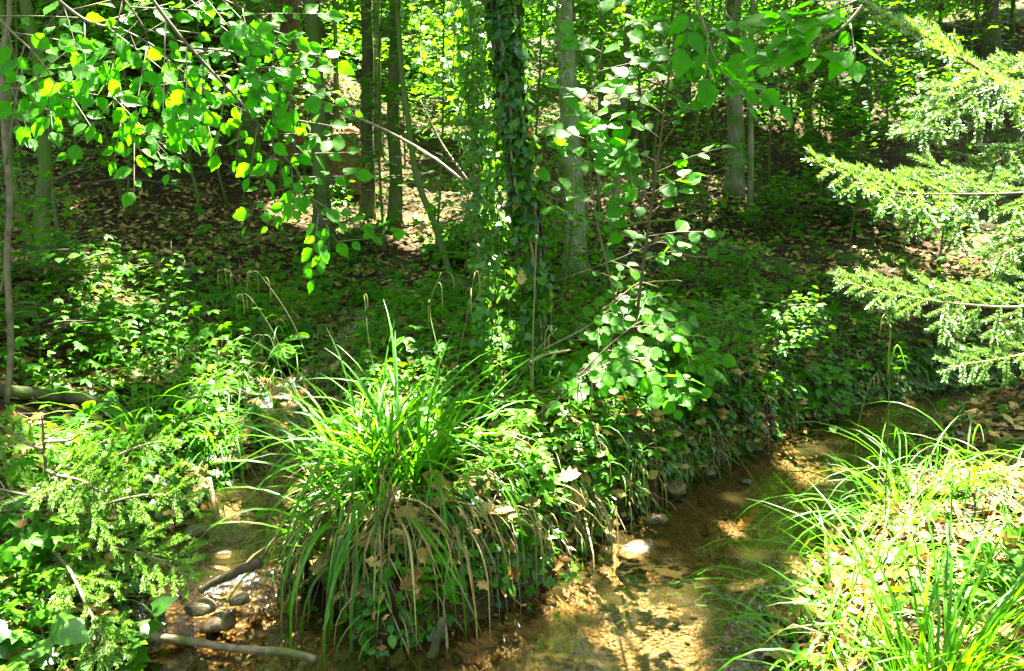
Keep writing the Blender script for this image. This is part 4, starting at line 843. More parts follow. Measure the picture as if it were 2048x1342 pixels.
MR = [Soup().inst(t, [(0, 0, 0)], [(0, 1, 0)], [(0, 0, 1)], 1, 0.).mesh('stone', 'stone') for t in RK]
for lab, x, y, z, sz in [('rounded wet stone breaking the surface in the middle of the stream', 1270, 1110, -.022, .10), ('flat wet stone by the bank above the rounded stone', 1310, 1040, .0, .07), ('pale stone in the shaded water near the far bank', 1420, 945, .0, .06),
                         ('dark stone at the stream edge near the sunlit shallows', 1490, 965, .0, .045), ('wet stone under the little waterfall of the narrow stream', 440, 1245, .05, .07), ('ochre stone in the narrow stream above the waterfall', 440, 1115, .12, .05),
                         ('brown stone beside the ochre stone in the narrow stream', 445, 1140, .11, .045), ('mossy ledge stone under the bank sedge', 1330, 975, .03, .11), ('wet dark stone at the lip of the waterfall', 400, 1215, .09, .06), ('small stone at the lip near the black stick', 480, 1200, .10, .05), ('flat stone beside the mossy broken stick', 395, 1060, .17, .06),
                         ('stone at the upper cascade under the sedge stalks', 560, 800, .33, .06), ('dark flat stone beneath the upper cascade', 600, 812, .3, .07)]:
    p = PZ(x, y, z); o = thing('stone', lab, 'stone', p); place('rock', MR, o, [p], [rv(1)[0] * [1, 1, .1]], [UP + rv(1, .15)[0]], sz)
def in_water(n, xr, yr, which):
    x = rng.uniform(*xr, n); y = rng.uniform(*yr, n); z, a, b = ground(x, y, True); m = (a < .03) if which == 0 else (b < .04) if which == 1 else (np.minimum(a, b) < .05)
    return np.stack([x, y, z], 1)[m]
p = in_water(2600, (-1.6, 1.2), (1.9, 4.2), 2); w = np.hypot(p[:, 0] + .7, p[:, 1] - 2.6) < 1.0; p = np.concatenate([p[w][:210], p[~w][:90]]); n = len(p)
place('bed_stone', MR, GROUND, p + UP * .004, rv(n) * [1, 1, .15], UP + rv(n, .25), rng.uniform(.012, .034, n))
s = Soup(); p = in_water(30000, (-1.8, 4.5), (1.4, 6.8), 2); n = len(p); s.inst(PEB, p + UP * .001, rv(n) * [1, 1, .2], UP + rv(n, .2), rng.uniform(.004, .012, n))
obj('gravel', s.mesh('gravel', 'gravel'), GROUND, True)

# ------------------------------------------------------------------ leaf litter and ground cover
def field(n, xr, yr, mind=.0):
    """points with density falling with distance, over a wedge wider than the view"""
    y = yr[0] * (yr[1] / yr[0]) ** rng.random(n); x = (rng.random(n) * (xr[1] - xr[0]) + xr[0]) * (y + 1.0)
    z, a, b = ground(x, y, True); m = np.minimum(a, b) > mind; return np.stack([x, y, z], 1)[m]
def slope_n(p):
    e = .06; gx_ = (gf(p[:, 0] + e, p[:, 1]) - gf(p[:, 0] - e, p[:, 1])) / (2 * e); gy_ = (gf(p[:, 0], p[:, 1] + e) - gf(p[:, 0], p[:, 1] - e)) / (2 * e)
    n = np.stack([-gx_, -gy_, np.ones(len(p))], 1); return unit(np.clip(n, -2, 2))
near = [G(x, y) for x, y in zip(rng.uniform(560, 1750, 110), rng.uniform(760, 1120, 110))] + [G(x, y) for x, y in zip(rng.uniform(0, 560, 60), rng.uniform(850, 1330, 60))] + [G(x, y) for x, y in zip(rng.uniform(1560, 2048, 130), rng.uniform(980, 1342, 130))]
near = np.array(near); n = len(near)
place('dead_leaf', ME['dead oak leaf'], GROUND, near + UP * .014, rv(n) * [1, 1, .25], slope_n(near) + rv(n, .35), rng.uniform(.05, .10, n))
s = Soup(); p = field(84000, (-.85, .95), (1.6, 16)); p = p[rng.random(len(p)) < np.where((p[:, 0] > .6) & (p[:, 1] < 4), .5, np.clip(.35 + (p[:, 1] - 3) * .2, .3, 1))]; p = p[rng.random(len(p)) < np.clip((fbm(p[:, 0] * 1.1, p[:, 1] * 1.1, 14) - .28) * 4.5, .3, 1)]; n = len(p); nn = slope_n(p)
k = (rng.random(n) < .4) & (p[:, 1] < 5.5)
s.inst(L_OAK2, p[k] + UP * .012, rv(k.sum()) * [1, 1, .25], nn[k] + rv(k.sum(), .4), rng.uniform(.05, .10, k.sum()))
s.inst(L_LIT, p[~k] + UP * .012, rv((~k).sum()) * [1, 1, .25], nn[~k] + rv((~k).sum(), .45), rng.uniform(.025, .085, (~k).sum()))
obj('leaf_litter', s.mesh('leaf_litter', 'dead'), GROUND, True)
s = Soup(); p = field(2600, (-.8, .9), (2, 12)); n = len(p)
for i in range(n):
    d = rv(1)[0] * [1, 1, .2]; d = unit(d); ln = rng.uniform(.06, .4); q = np.array([p[i], p[i] + d * ln * .5, p[i] + d * ln]); q[:, 2] = gf(q[:, 0], q[:, 1]) + rng.uniform(.01, .04); s.tube(q + rv(3, .008), [.003, .0025, .0015], 4)
obj('twig_litter', s.mesh('twig_litter', 'twig'), GROUND, True)
CLEAR = [(G(a, b), c_) for a, b, c_ in [(-20, 830, .2), (80, 835, .2), (170, 850, .2), (250, 875, .18), (330, 640, .3), (350, 1000, .12), (700, 640, .12), (700, 1040, .25), (800, 1060, .25), (900, 1050, .22), (620, 1060, .2), (840, 440, .6), (820, 480, .4), (860, 400, .5), (400, 1010, .12), (830, 520, .4)]]
def cover_mask(p):
    x, y = p[:, 0], p[:, 1]; c = PX(p); px_, py_ = c[:, 0], c[:, 1]
    m = fbm(x * .9, y * .9, 41); w = .30 + 0 * x
    w = np.where((px_ < 700) & (py_ > 540), .95, w); w = np.where((px_ < 520) & (y < 2.9), .42, w)                 # herbs of the left floor
    w = np.where((px_ < 560) & (py_ < 540), .22, w)
    w = np.where((px_ > 640) & (px_ < 1250) & (py_ > 480), .9, w)    # floor round the ivy tree
    w = np.where((px_ > 1250) & (py_ < 560), .33, w); w = np.where((px_ > 1250) & (py_ > 560) & (y > 3.6), .75, w)
    w = np.where((x > .55 + (y - 2.3) * .5) & (y < 4.6), .22, w); w = np.where(y > 10, .5, w)
    r = np.clip((m - (1 - w) + .12) * 5, 0.03, 1)
    for c_, rr in CLEAR: r = np.where(np.hypot(x - c_[0], y - c_[1]) < rr, .04, r)
    return r
def cover(name, tm, n, size, mat, hgt, label, seed, cat, yr=(1.7, 14), stems=False, lim=None, sel=None):
    p = field(n, (-.85, .95), yr, .05); m = cover_mask(p) * np.clip((fbm(p[:, 0] * 1.7 + seed, p[:, 1] * 1.7, seed) - .3) * 4, .15, 1); p = p[rng.random(len(p)) < m]
    dl_ = d_left(p[:, 0], p[:, 1])[0]; p = p[(dl_ > .17) | (p[:, 1] > 4.6)]
    n = len(p); h = rng.uniform(*hgt, n) * np.where((p[:, 0] > .55 + (p[:, 1] - 2.3) * .5) & (p[:, 1] < 5), .5, 1) * (.6 + .8 * fbm(p[:, 0] * 2, p[:, 1] * 2, seed + 3)); s = Soup()
    a = rng.uniform(0, 6.28, n); ax = np.stack([np.cos(a), np.sin(a), rng.normal(-.1, .25, n)], 1)
    nr = unit(UP + rv(n, .3) + [0, -.12, 0]); sz = rng.uniform(*size, n) * np.clip(.8 + p[:, 1] * .04, .8, 1.3); fa = p[:, 1] > 5.0
    for q, t_ in ((~fa, tm), (fa, FARH.get(id(tm), tm))): s.inst(t_, (p + UP * h[:, None])[q], ax[q], nr[q], sz[q])
    o = obj(name, s.mesh(name, mat), None, True); tag(o, label, cat); return o
cover('herb_cover', H3, 30000, (.05, .10), 'herb', (.03, .20), 'low three-leaved woodland herbs covering the forest floor', 50, 'herbs')
cover('bramble_cover', H5, 11000, (.07, .13), 'maple', (.05, .26), 'taller broad-leaved herbs in patches on the forest floor', 60, 'herbs')
cover('ivy_cover', L_IVY, 26000, (.03, .06), 'ivy', (.01, .09), 'dark creeping ivy over the ground and banks', 70, 'ivy', (1.7, 9))
cover('seedling_cover', H2, 19000, (.05, .09), 'wood_leaf', (.03, .18), 'pale paired seedlings among the herbs', 80, 'herbs')
# fine grass
p = field(9000, (-.85, .95), (1.7, 9), .03); c = PX(p); w = cover_mask(p); w = np.where((c[:, 0] > 1480) & (p[:, 1] < 4), .10, w * .6) * np.clip((fbm(p[:, 0] * 1.3, p[:, 1] * 1.3, 91) - .35) * 4, 0.05, 1)
p = p[rng.random(len(p)) < w]; s = Soup()
for q0 in p:
    for k in range(3):
        a = rng.random() * 6.28; s.add(*blade_arr(blade_path(q0, a, rng.normal(1.15, .2), rng.uniform(.08, .28), rng.uniform(.8, 2.2), 5, False), rng.uniform(.003, .006), .3, rng.random()))
tag(obj('grass', s.mesh('grass', 'sedge', True), None, True), 'thin green grass growing between the herbs and on banks', 'grass')

# fringe of roots, dry blades, ivy and moss tufts hanging over the banks
sb_, sr_, si_, sg_ = Soup(), Soup(), Soup(), Soup()
def fringe(pts, n, inward):
    L_ = np.r_[0, np.cumsum(np.linalg.norm(np.diff(pts, axis=0), axis=1))]
    for k in range(n):
        u = rng.random() * L_[-1]; i = min(np.searchsorted(L_, u, 'right') - 1, len(pts) - 2); t = (u - L_[i]) / (L_[i + 1] - L_[i]); d = unit(pts[i + 1] - pts[i]); p = pts[i] + (pts[i + 1] - pts[i]) * t
        o_ = np.array([d[1], -d[0]]) * inward; off = rng.uniform(.03, .26); c = p - o_ * off; z = g1(*c); az = math.atan2(o_[1], o_[0]) + rng.normal(0, .6); w = rng.random()
        if w < .12: sb_.add(*blade_arr(blade_path([c[0], c[1], z], az, rng.uniform(.1, .9), rng.uniform(.12, .38), rng.uniform(1.8, 3.4), 8), rng.uniform(.003, .006), .3, rng.random()))
        elif w < .34: sg_.add(*blade_arr(blade_path([c[0], c[1], z], az, rng.uniform(.3, 1.2), rng.uniform(.12, .34), rng.uniform(1.4, 3), 8), rng.uniform(.003, .006), .3, rng.random()))
        elif w < .40: sr_.tube(wobble(blade_path([c[0], c[1], z + .005], az, rng.uniform(-.3, .3), rng.uniform(.08, .3), rng.uniform(1.2, 2.5), 7), .01), np.linspace(.0024, .0007, 8), 4)
        else:
            m = 5; q = np.column_stack([c[0] + rng.normal(0, .03, m) + o_[0] * .04, c[1] + rng.normal(0, .03, m) + o_[1] * .04, np.full(m, z)]); q[:, 2] = gf(q[:, 0], q[:, 1]) + rng.uniform(.005, .04, m)
            si_.inst(L_IVY if rng.random() < .5 else L_FAR, q, np.column_stack([o_[0] + rng.normal(0, .5, m), o_[1] + rng.normal(0, .5, m), np.full(m, -.6)]), np.column_stack([np.full(m, o_[0] * .7), np.full(m, o_[1] * .7), np.ones(m)]) + rv(m, .3), rng.uniform(.022, .06, m))
fringe(POLY[2:18], 1000, 1); fringe(POLY[19:30], 200, 1)
for sd_ in (-1, 1):
    tg_ = unit(np.gradient(LP[:, :2], axis=0)); e_ = LP[:, :2] + np.stack([tg_[:, 1], -tg_[:, 0]], 1) * LP[:, 3:4] * sd_; fringe(e_[1:], 420, -sd_)
for nm_, s_, mt_ in (('bank_dry_blades', sb_, 'straw'), ('bank_grass', sg_, 'sedge'), ('bank_roots', sr_, 'root'), ('bank_ivy', si_, 'ivy')): obj(nm_, s_.mesh(nm_, mt_, nm_ != 'bank_ivy'), GROUND, True)

# ------------------------------------------------------------------ single plants
def plant(name, label, cat, root, stems, mesh_key, lsize, levels, parts=True, group=None, mat='twig_green', kind=None, tm=None, tmat=None, flat=.9, spread=.2):
    """upright stems with leaves in tiers; leaves as parts or as one mass"""
    o = thing(name, label, cat, root, group); lo, ax, nm = [], [], []
    for (top) in stems:
        q = wobble(spline([root, (np.asarray(root) + top) / 2 + rv(1, .02)[0], top], 10), .01)
        obj('stem', Soup().tube(q, np.linspace(.003, .0012, 10), 5).mesh('stem', mat, True), o)
        for k in range(levels):
            s_ = .25 + .75 * (k + .7) / levels; i = min(9, int(s_ * 9)); a0 = rng.random() * 6.28
            for j in range(rng.integers(2, 5)):
                a = a0 + j * 2.2 + rng.normal(0, .3); d = np.array([math.cos(a), math.sin(a), rng.normal(.0, .2)]); lo.append(q[i] + d * rng.uniform(.01, spread)); ax.append(d - UP * .15); nm.append(UP * flat + rv(1, .25)[0] + [0, -.35, 0])
    if parts: place('leaf', ME[mesh_key], o, np.array(lo), np.array(ax), np.array(nm), lsize * rng.uniform(.7, 1.2, len(lo)))
    else: obj('leaves', Soup().inst(tm, np.array(lo), np.array(ax), np.array(nm), lsize * rng.uniform(.7, 1.2, len(lo))).mesh('leaves', tmat), o, True)
    return o
g = G(330, 690); Y = g[1]
plant('rose_sprig', 'single sprig of small leaves lit white before the dark left slope', 'shrub', g, [P(342, 482, Y), P(370, 520, Y), P(350, 560, Y), P(320, 540, Y)], 'beech leaf', .042, 7, spread=.09)
g = G(1640, 830); Y = g[1]
plant('bank_shrub', 'leafy green shrub hanging down over the far stream bank', 'shrub', Gz(1630, 740, 0), [P(1610, 720, Y + .1), P(1650, 760, Y), P(1680, 800, Y - .1), P(1630, 830, Y - .2), P(1660, 850, Y - .25), P(1580, 740, Y), P(1700, 740, Y)], 'herb leaf', .07, 7, spread=.16)
for k, (x, y, h, lab) in enumerate([(870, 1200, .16, 'nettle with toothed leaves hanging on the mound face above the pool'), (570, 1060, .12, 'pale bluish sprig at the edge of the mound above the narrow stream'), (830, 930, .1, 'maple seedling on top of the mound among sedge blades'), (60, 1330, .2, 'broad-leaved ivy plant in the bottom left corner'),
                                    (240, 1310, .15, 'ivy with large leaves on the near left bank by the stick'), (30, 1170, .25, 'tall pale green plant with lobed leaves at the left edge'), (1790, 1230, .15, 'bramble sprig in the white-lit ground of the sunny bank'), (1980, 1150, .16, 'broad-leaved seedling on the sunny bank near the picture edge'), (200, 720, .2, 'pale leaved herb on the dim left floor'),
                                    (190, 990, .1, 'small bright seedling beneath the spruce sapling'), (1950, 1230, .15, 'leafy seedling near the sunny corner'), (520, 640, .2, 'herb with pale leaves beside the sedge stalks'), (820, 640, .25, 'herb with white-lit leaves behind the mound'), (280, 640, .15, 'bluish herb patch behind the sedge stalks')]):
    g = G(x, y); g[2] = max(g[2], CAMZ + ray(x, y)[2] / ray(x, y)[1] * g[1] - .02)
    plant('woodland_plant', lab, 'plant', g, [g + [rng.normal(0, .05), rng.normal(0, .05), h], g + [rng.normal(0, .08), rng.normal(0, .05), h * .7]], ['maple leaf', 'herb leaf', 'maple leaf', 'ivy leaf', 'ivy leaf', 'maple leaf', 'herb leaf', 'herb leaf'][k % 8], [.05, .045, .06, .085, .08, .09, .05, .06][k % 8], 4, spread=.08)
def fern(label, root, n, ln, az0=None):
    o = thing('fern', label, 'fern', root)
    for k in range(n):
        a = rng.uniform(0, 6.28) if az0 is None else az0 + rng.normal(0, .5); q = blade_path(root, a, rng.uniform(.7, 1.2), ln * rng.uniform(.8, 1.1), rng.uniform(1, 1.8), 14, False); s = Soup().tube(q, np.linspace(.002, .0007, 15), 4)
        tg = unit(np.gradient(q, axis=0)); sd = unit(np.cross(tg, UP)); f = np.linspace(1, 13.9, 34); i = f.astype(int); p = q[i] + (q[np.minimum(i + 1, 14)] - q[i]) * (f - i)[:, None]
        for sg in (-1, 1): s.inst(L_FAR, p, sd[i] * sg + tg[i] * .35 - UP * .15, np.cross(sd[i], tg[i]) * 1.0 + rv(34, .1), ln * .26 * np.sin(np.clip(np.linspace(.25, 3.1, 34), 0, 3.14)) + .008)
        obj('frond', s.mesh('frond', 'herb'), o)
fern('fern with a sunlit frond beyond the low hazel branch', G(1330, 760), 7, .45)
fern('small fern in the shade behind the sedge stalks', G(900, 520), 6, .4)
fern('fern clump on the dim floor between upper brook and ivy trunk', G(760, 600), 6, .4)
fern('little fern on the bank beyond the narrow stream', G(560, 700), 5, .3)
fern('upright feathery pale fern in front of the sunlit gully', G(895, 500), 4, .5)

# ------------------------------------------------------------------ understory saplings
def sapling(name, label, root, h, crown_r, n_leaf, lsize, tm, mat, group=None, lean=0., tiers=6, low=.3, bark='bark_moss', rad=None, cat='sapling'):
    o = thing(name, label, cat, root, group); top = np.asarray(root) + [lean * h, rng.normal(0, .05) * h, h]
    q = wobble(spline([np.asarray(root) - UP * .05, (np.asarray(root) + top) / 2, top], 14), .02 * h); r = rad or .006 + .006 * h
    obj('trunk', Soup().tube(q, np.linspace(r, r * .3, 14), 7).mesh('trunk', bark, True), o); lf = Soup(); bs = Soup(); nb = tiers * 3; per = max(3, n_leaf // nb)
    for k in range(nb):
        t = low + (1 - low) * (k + rng.random()) / nb; i = min(12, int(t * 13)); a = rng.random() * 6.28; ln = crown_r * (1.1 - .65 * (t - low) / (1 - low)) * rng.uniform(.6, 1.1)
        d = np.array([math.cos(a), math.sin(a), .25]); b = spline([q[i], q[i] + d * ln * .5, q[i] + d * ln + UP * (-.08 * ln)], 6); bs.tube(b, np.linspace(r * .4, .001, 6), 4)
        u = rng.random(per) ** .7 * 5; j = np.minimum(u.astype(int), 4); p = b[j] + (b[j + 1] - b[j]) * (u - j)[:, None]; sd = unit(np.cross(d, UP)); p = p + sd * rng.normal(0, ln * .22, per)[:, None] + UP * rng.normal(0, .03 + .03 * ln, per)[:, None]
        ax = unit(d * .5 + sd * rng.choice([-1, 1], per)[:, None] * .7 - UP * .15 + rv(per, .2)); lf.inst(tm, p, ax, UP + rv(per, .28) + [0, -.15, 0], lsize * rng.uniform(.7, 1.2, per))
    obj('branches', bs.mesh('branches', 'twig'), o, True); obj('crown', lf.mesh('crown', mat), o, True); return o
for x, y, h, cr, n, ls, tm, mt, lab in [
    (1720, 330, 1.5, .9, 420, .10, L_MAPLE, 'maple', 'young maple with flat dark green tiers on the far slope below the crest'), (1640, 390, 1.1, .8, 320, .09, L_MAPLE, 'maple', 'low maple with spread leaves left of the big spruce bough tip'), (1820, 380, 1.3, .9, 320, .09, L_FAR, 'wood_leaf', 'leafy sapling partly hidden behind the big spruce bough'),
    (1580, 470, .6, .5, 130, .08, L_MAPLE, 'maple', 'knee-high maple seedling on the brown far slope'), (1700, 480, .6, .6, 130, .08, L_MAPLE, 'maple', 'knee-high maple seedling under the spruce bough'), (1400, 480, .9, .7, 200, .08, L_FAR, 'wood_leaf', 'beech sapling with level sprays behind the mossy branch'),
    (1310, 400, 2.6, 1.2, 460, .085, L_FAR, 'wood_leaf', 'tall thin beech sapling behind the hazel shoots'), (1180, 480, 2.2, .9, 380, .085, L_FAR, 'wood_leaf', 'beech sapling right behind the pale mossy trunk'), (1420, 330, 3.2, 1.3, 500, .09, L_FAR, 'wood_leaf', 'bushy sapling in front of the grey straight trunk'),
    (745, 470, 1.5, .6, 220, .08, L_MAPLE, 'maple', 'maple sapling in front of the slim trunks by the gully'), (660, 520, .7, .6, 160, .07, L_FAR, 'herb', 'low leafy sapling below the tip of the beech bough'), (935, 540, .8, .5, 150, .07, L_FAR, 'wood_leaf', 'loose sapling at the mouth of the gully'),
    (120, 480, 2.4, 1.1, 420, .08, L_FAR, 'wood_leaf', 'beech sapling around the crooked mossy trunk'), (250, 420, 2.0, 1.2, 420, .075, L_FAR, 'wood_leaf', 'spreading beech sapling on the shaded left slope'), (400, 430, 1.9, 1.1, 420, .075, L_FAR, 'wood_leaf', 'beech sapling with glinting leaves in the middle of the left slope'),
    (330, 300, 2.6, 1.3, 420, .085, L_FAR, 'wood_leaf', 'beech sapling higher up the left slope behind the boughs'), (560, 380, 1.6, .9, 280, .08, L_FAR, 'wood_leaf', 'sapling beside the flared mossy trunk'), (30, 640, .9, .6, 240, .07, L_FAR, 'herb', 'low bushy seedling on the left floor near the edge'),
    (150, 600, .4, .5, 160, .07, H5, 'maple', 'patch-like leafy seedling on the left floor'), (80, 720, .35, .5, 160, .06, H5, 'maple', 'leafy low seedling above the fallen log'), (1120, 640, .9, .6, 220, .07, L_FAR, 'wood_leaf', 'leafy seedling at the right of the ivy trunk foot'), (960, 640, .8, .5, 200, .07, L_FAR, 'wood_leaf', 'leafy seedling at the left of the ivy trunk foot'),
    (1480, 620, .5, .5, 160, .07, L_FAR, 'herb', 'leafy seedling on the far bank behind the low hazel branch'), (1560, 730, .4, .45, 160, .06, L_FAR, 'herb', 'dense seedling at the brink of the far bank'), (1420, 740, .4, .4, 130, .06, L_FAR, 'herb', 'seedling on the bank right of the sunlit fern'), (1880, 560, .8, .6, 160, .07, L_MAPLE, 'maple', 'maple seedling between the two lowest spruce boughs'),
    (955, 420, 2.4, 1.0, 380, .085, L_FAR, 'wood_leaf', 'sapling standing in the gully behind the hanging ivy'), (1000, 420, 2.8, 1.0, 380, .085, L_FAR, 'wood_leaf', 'sapling hidden partly by the ivy covered trunk')]:
    sapling('sapling', lab, G(x, y), h, cr, int(n * 1.7), ls * .85, tm, mt, lean=rng.normal(0, .08))
for k, (x, y, h, lo_, cr, n, tm, mt, lab) in enumerate([(460, 420, 4.2, .5, 1.2, 700, L_MID, 'wood_leaf', 'tall beech sapling whose leaves hang behind the long beech bough'), (600, 440, 4.0, .5, 1.1, 650, L_MID, 'wood_leaf', 'tall beech sapling before the reddish spruce trunk'),
    (770, 500, 3.6, .5, 1.0, 620, L_MAPLE, 'maple', 'tall maple sapling veiling the two slim trunks'), (870, 500, 3.8, .46, 1.1, 700, L_MAPLE, 'maple', 'tall maple sapling with leaf tiers between slim trunks and hanging ivy'),
    (960, 500, 4.0, .45, 1.0, 650, L_MID, 'wood_leaf', 'tall sapling with bright leaves behind the hanging ivy'), (1110, 520, 3.8, .4, 1.0, 650, L_MID, 'wood_leaf', 'tall sapling with bright leaves right behind the ivy covered trunk'), (1240, 480, 3.6, .4, 1.1, 700, L_MID, 'wood_leaf', 'tall sapling with a loose crown behind the hazel shoots'),
    (1370, 440, 3.6, .42, 1.2, 700, L_MID, 'wood_leaf', 'tall sapling leafing out beside the grey straight trunk'), (1540, 380, 3.4, .45, 1.2, 600, L_MID, 'wood_leaf', 'tall sapling right of the thin pole-like trunk'), (60, 460, 3.4, .5, 1.2, 600, L_MID, 'wood_leaf', 'tall sapling by the crooked mossy trunk with leaves at the edge'), (250, 440, 4.0, .52, 1.3, 700, L_MID, 'wood_leaf', 'tall sapling behind the dense beech bough'), (380, 350, 4.2, .38, 1.2, 700, L_MID, 'wood_leaf', 'tall beech sapling high on the left slope behind the flared trunk'), (150, 340, 4.0, .38, 1.3, 700, L_MID, 'wood_leaf', 'tall beech sapling high on the left slope near the edge'), (530, 300, 4.0, .35, 1.2, 700, L_MID, 'wood_leaf', 'tall beech sapling above the flared mossy trunk'), (1050, 420, 4.4, .35, 1.1, 700, L_MID, 'wood_leaf', 'tall beech sapling exactly behind the ivy covered trunk'), (1300, 350, 4.2, .35, 1.2, 700, L_MID, 'wood_leaf', 'tall beech sapling far behind the hazel shoots'), (1440, 300, 4.0, .3, 1.2, 700, L_MID, 'wood_leaf', 'tall beech sapling behind the grey straight trunk'), (1590, 300, 3.6, .3, 1.2, 700, L_MID, 'wood_leaf', 'tall beech sapling right of the grey straight trunk below the crest'), (1780, 280, 3.4, .25, 1.3, 700, L_MID, 'wood_leaf', 'tall sapling below the crest behind the spruce boughs'), (1930, 320, 3.2, .2, 1.3, 600, L_MID, 'wood_leaf', 'bushy sapling hidden by spruce boughs near the edge'), (810, 330, 4.4, .4, 1.2, 700, L_MID, 'wood_leaf', 'tall sapling up the gully above the slim trunks'),
    (1640, 330, 2.6, .4, 1.1, 500, L_MAPLE, 'maple', 'maple sapling under the upper spruce bough')]):
    sapling('tall_sapling', lab, G(x, y), h, cr * 1.1, int(n * 1.5), .068, tm, mt, lean=rng.normal(0, .05), tiers=7, low=lo_, rad=.014)
# thickets farther up
zone = [('slim leafy tree on the upper left slope', 'trees of the upper left slope', [(-40, 180), (60, 120), (150, 60), (260, 100), (360, 60), (450, 130), (120, 200), (300, 200), (520, 60), (20, 20), (200, 0), (420, 0)] ),
        ('leafy tree in the bright thicket above the gully', 'trees above the gully', [(620, 200), (700, 120), (780, 180), (860, 120), (930, 200), (660, 40), (820, 40), (960, 60), (900, 280)]),
        ('leafy tree in the thicket behind the hazel shoots', 'trees behind the hazel', [(1060, 200), (1120, 120), (1200, 220), (1280, 120), (1340, 220), (1400, 120), (1100, 20), (1300, 20), (1430, 40), (1230, 60)]),
        ('leafy tree in the thicket on top of the far crest', 'trees on the far crest', [(1500, 100), (1560, 60), (1640, 60), (1720, 60), (1800, 70), (1880, 60), (1960, 60), (2040, 60), (1540, 0), (1760, 0), (1900, 0)])]
for lab, grp, lst in zone:
    ordn = 'leftmost,second,third,fourth,fifth,sixth,seventh,eighth,ninth,tenth,eleventh,twelfth'.split(',')
    for k_, (x, y) in enumerate(sorted(lst)):
        g = G(x + rng.uniform(-20, 20), y + rng.uniform(-10, 10)); Y = g[1]; h = rng.uniform(2.6, 5)
        sapling('young_tree', lab + ', ' + ordn[k_] + (' in line' if k_ == 0 else ' from the left'), g, h, rng.uniform(1.3, 2.0), int(rng.uniform(2500, 3300)), rng.uniform(.075, .095) * (1 + .02 * Y), L_MID if Y < 8 else L_CAN, 'wood_leaf', grp, rng.normal(0, .06), 7, .12, cat='tree')
for k in range(26):
    x = rng.uniform(-15, 15); y = rng.uniform(20, 34); g = np.array([x, y, g1(x, y)])
    sapling('young_tree', 'distant leafy tree closing off the view behind the thickets', g, rng.uniform(5, 8), rng.uniform(2.2, 3), 900, .3, L_CAN, 'wood_leaf', 'distant trees', 0, 8, .05, cat='tree')

# ------------------------------------------------------------------ unseen canopy, leaves left out to put the sun patches in place
for x, y, r in [(1880, 1180, .5), (1980, 1080, .6), (1900, 1300, .45), (1900, 1000, .35), (1780, 1000, .3), (1980, 1280, .5), (1740, 1130, .2), (1330, 1285, .10), (1400, 1330, .06), (1250, 1300, .02), (1460, 1180, .0), (1400, 1130, -.02), (1250, 1110, .03), (1150, 1230, -.03), (1360, 1210, -.02), (1600, 915, .18), (1310, 1040, .03), (1460, 1060, .04), (1540, 1160, .04), (1180, 1200, .02),
                (830, 430, .5), (800, 390, .5), (870, 400, .5), (900, 420, .4), (860, 480, .3), (700, 370, .2), (760, 330, .4), (1620, 150, .9), (1700, 170, .7), (1540, 190, .5), (1780, 160, .5), (1480, 470, .08), (1680, 540, .1), 
                (430, 1240, .08), (560, 1270, .1), (400, 1230, .06), (570, 845, .06), (420, 790, .14), (460, 850, .1), (800, 870, .10), (700, 880, .12), (900, 860, .1), (1080, 960, .1), (1000, 1030, .1), (720, 1060, .1), (830, 1040, .1), (270, 690, .07), (430, 1000, .08), (140, 900, .14), (40, 1000, .1), (250, 1000, .1), (1180, 880, .08), (1000, 880, .1), (650, 950, .08), (400, 920, .14)]:
    spot(G(x, y), r)
for x, y, Y, r in [(1740, 380, 2.3, .35), (1850, 420, 2.35, .45), (1950, 460, 2.4, .45), (1750, 580, 2.25, .35), (1880, 620, 2.3, .45), (1980, 660, 2.4, .3), (1850, 230, 2.6, .3), (1950, 270, 2.5, .35), (1960, 170, 2.5, .3), (2030, 350, 2.5, .4), (1900, 330, 2.4, .25),
                   (345, 500, G(330, 690)[1], .13), (350, 550, G(330, 690)[1], .12), (1250, 60, 2.95, .13), (1210, 150, 2.95, .15), (1150, 160, 3, .1), (1110, 200, 3, .10), (1190, 240, 3, .12), (1200, 330, 3.05, .1), (1280, 20, 3, .12), (1630, 60, 2.6, .25), (1560, 110, 2.65, .15), (1700, 30, 2.6, .15),
                   (1270, 610, 3.3, .14), (1210, 740, 3.3, .09), (1370, 680, 3.2, .14), (1320, 600, 3.5, .1), (1260, 560, 3.7, .12), (960, 120, 4.05, .16), (955, 220, 4.05, .16), (945, 330, 4.05, .14), (960, 430, 4.05, .13), (965, 520, 4., .11), (980, 620, 4., .09), (990, 720, 4., .08), (930, 60, 4.05, .13),
                   (120, 900, 2.4, .12), (250, 930, 2.4, .1), (330, 1000, 2.3, .1), (200, 1080, 2.2, .12), (320, 1140, 2.2, .1), (40, 960, 2.4, .1), (330, 100, 2.4, .14), (450, 60, 2.45, .12), (420, 170, 2.4, .12), (540, 200, 2.45, .1), (150, 80, 2.5, .1), (600, 330, 2.45, .1), (640, 430, 2.45, .1), (1330, 250, 3.1, .12), (1280, 350, 3.1, .1), (1340, 420, 3.1, .1), (1450, 100, 2.9, .12), (330, 30, 2.4, .12), (270, 10, 2.5, .07), (340, 45, 2.6, .06), (200, 180, 4.5, .12), (300, 250, 5.5, .2), (220, 220, 6, .2), (360, 230, 5, .2), (610, 390, 2.45, .06), (480, 240, 2.45, .05), (110, 110, 2.6, .04), (575, 130, 2.5, .05), (720, 650, 3.5, .1), (800, 620, 4, .12), (880, 120, 3.8, .15), (700, 90, 9, .6), (690, 200, 12, 1.0), (820, 180, 10, .6), (640, 60, 12, 1.), (900, 100, 10, .8), (1300, 100, 9, .5), (1560, 60, 12, 1.2), (1420, 80, 9, .4), (1850, 100, 8, .6)]:
    spot(P(x, y, Y), r)
for x, y in zip(rng.uniform(0, 2048, 110), rng.uniform(470, 830, 110)): spot(G(x, y), rng.uniform(-.03, .03))
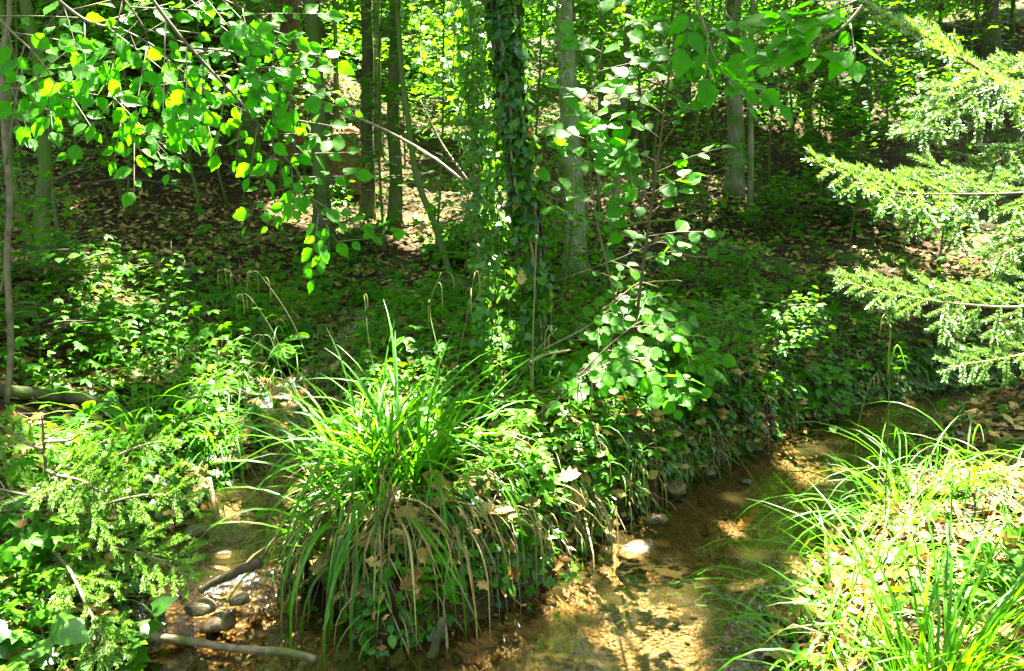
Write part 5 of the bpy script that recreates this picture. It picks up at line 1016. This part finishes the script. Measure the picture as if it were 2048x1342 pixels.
for x, y in zip(rng.uniform(0, 2048, 60), rng.uniform(180, 470, 60)): spot(G(x, y), rng.uniform(-.02, .08))
def canopy():
    N = 200000
    # sample points of the shaded volume, pushed up along the sun ray to crown height
    gxp = rng.uniform(-8.5, 9, N); gyp = rng.uniform(.4, 13.0, N); up = rng.uniform(7.0, 12.5, N)
    gz = np.clip(base(gxp, gyp), 0, 5); C = np.stack([gxp, gyp, gz], 1) + SUN * (up / SUN[2])[:, None]
    e = unit(np.cross(SUN, [1, 0, 0])); e2 = np.cross(SUN, e)
    cl = fbm(C @ e * .9, C @ e2 * .9, 55); cl2 = fbm(C @ e * 3.2, C @ e2 * 3.2, 66)
    m = (cl > .15) & (cl2 > .15)
    m &= C[:, 2] > CAMZ + .26 * C[:, 1] + 1.2
    lb = rng.random(N)
    prot = d_right(gxp, gyp) < -.04
    for p, r in SPOTS:
        st_ = d_right(p[:1], p[1:2])[0] < .05 and p[2] < .2
        v = C - p; t = v @ SUN; d = np.linalg.norm(v - t[:, None] * SUN, axis=1); air = p[2] > .7; m &= ~((d < r * 1.15 + .10) & (t > 0) & (~prot | st_ | (air & (d < r * .9 + .03))))
    C = C[m][:110000]; n = len(C)
    cen = np.array([t for _, t in TREES]); own = np.argmin(((C[:, None, :2] - cen[None, :, :2]) ** 2).sum(-1), 1)
    for k, (o, _) in enumerate(TREES):
        q = C[own == k]; n = len(q)
        if n < 5: continue
        a = rv(n); a[:, 2] *= .4
        obj('crown', Soup().inst(L_CAN, q, a, UP + rv(n, .45), rng.uniform(.17, .27, n)).mesh('crown', 'canopy'), o, True)  # leaf layer shaped for sun and shade, shared out among the trees
canopy()
# one unseen leaf mass round and behind the viewpoint, added to cut sky fill
n = 16000; x = rng.uniform(-15, 16, n); y = rng.uniform(-10, 9, n); z = rng.uniform(.3, 9, n) + .1 * np.abs(x)
m = ((y < -3.2) | (x < -8.5) | (x > 9.5)) & (fbm(x * .6 + z * .3, y * .6 + z * .5, 77) > .36); q = np.stack([x, y, z + .3], 1)[m]; n = len(q)
tag(obj('woodland', Soup().inst(L_CAN, q, rv(n), UP + rv(n, .6), rng.uniform(.3, .5, n)).mesh('woodland', 'canopy'), None, True), 'unseen leaf mass added round the viewpoint to dim and green the sky light', 'wood')
tri = sum(len(m.loops) - 2 * len(m.polygons) for m in bpy.data.meshes)
import collections
cc = collections.Counter()
for m in bpy.data.meshes: cc[m.name.split('.')[0]] += len(m.loops) - 2 * len(m.polygons)
print(cc.most_common(14))
print('TRIS', tri, 'OBJECTS', len(bpy.data.objects))
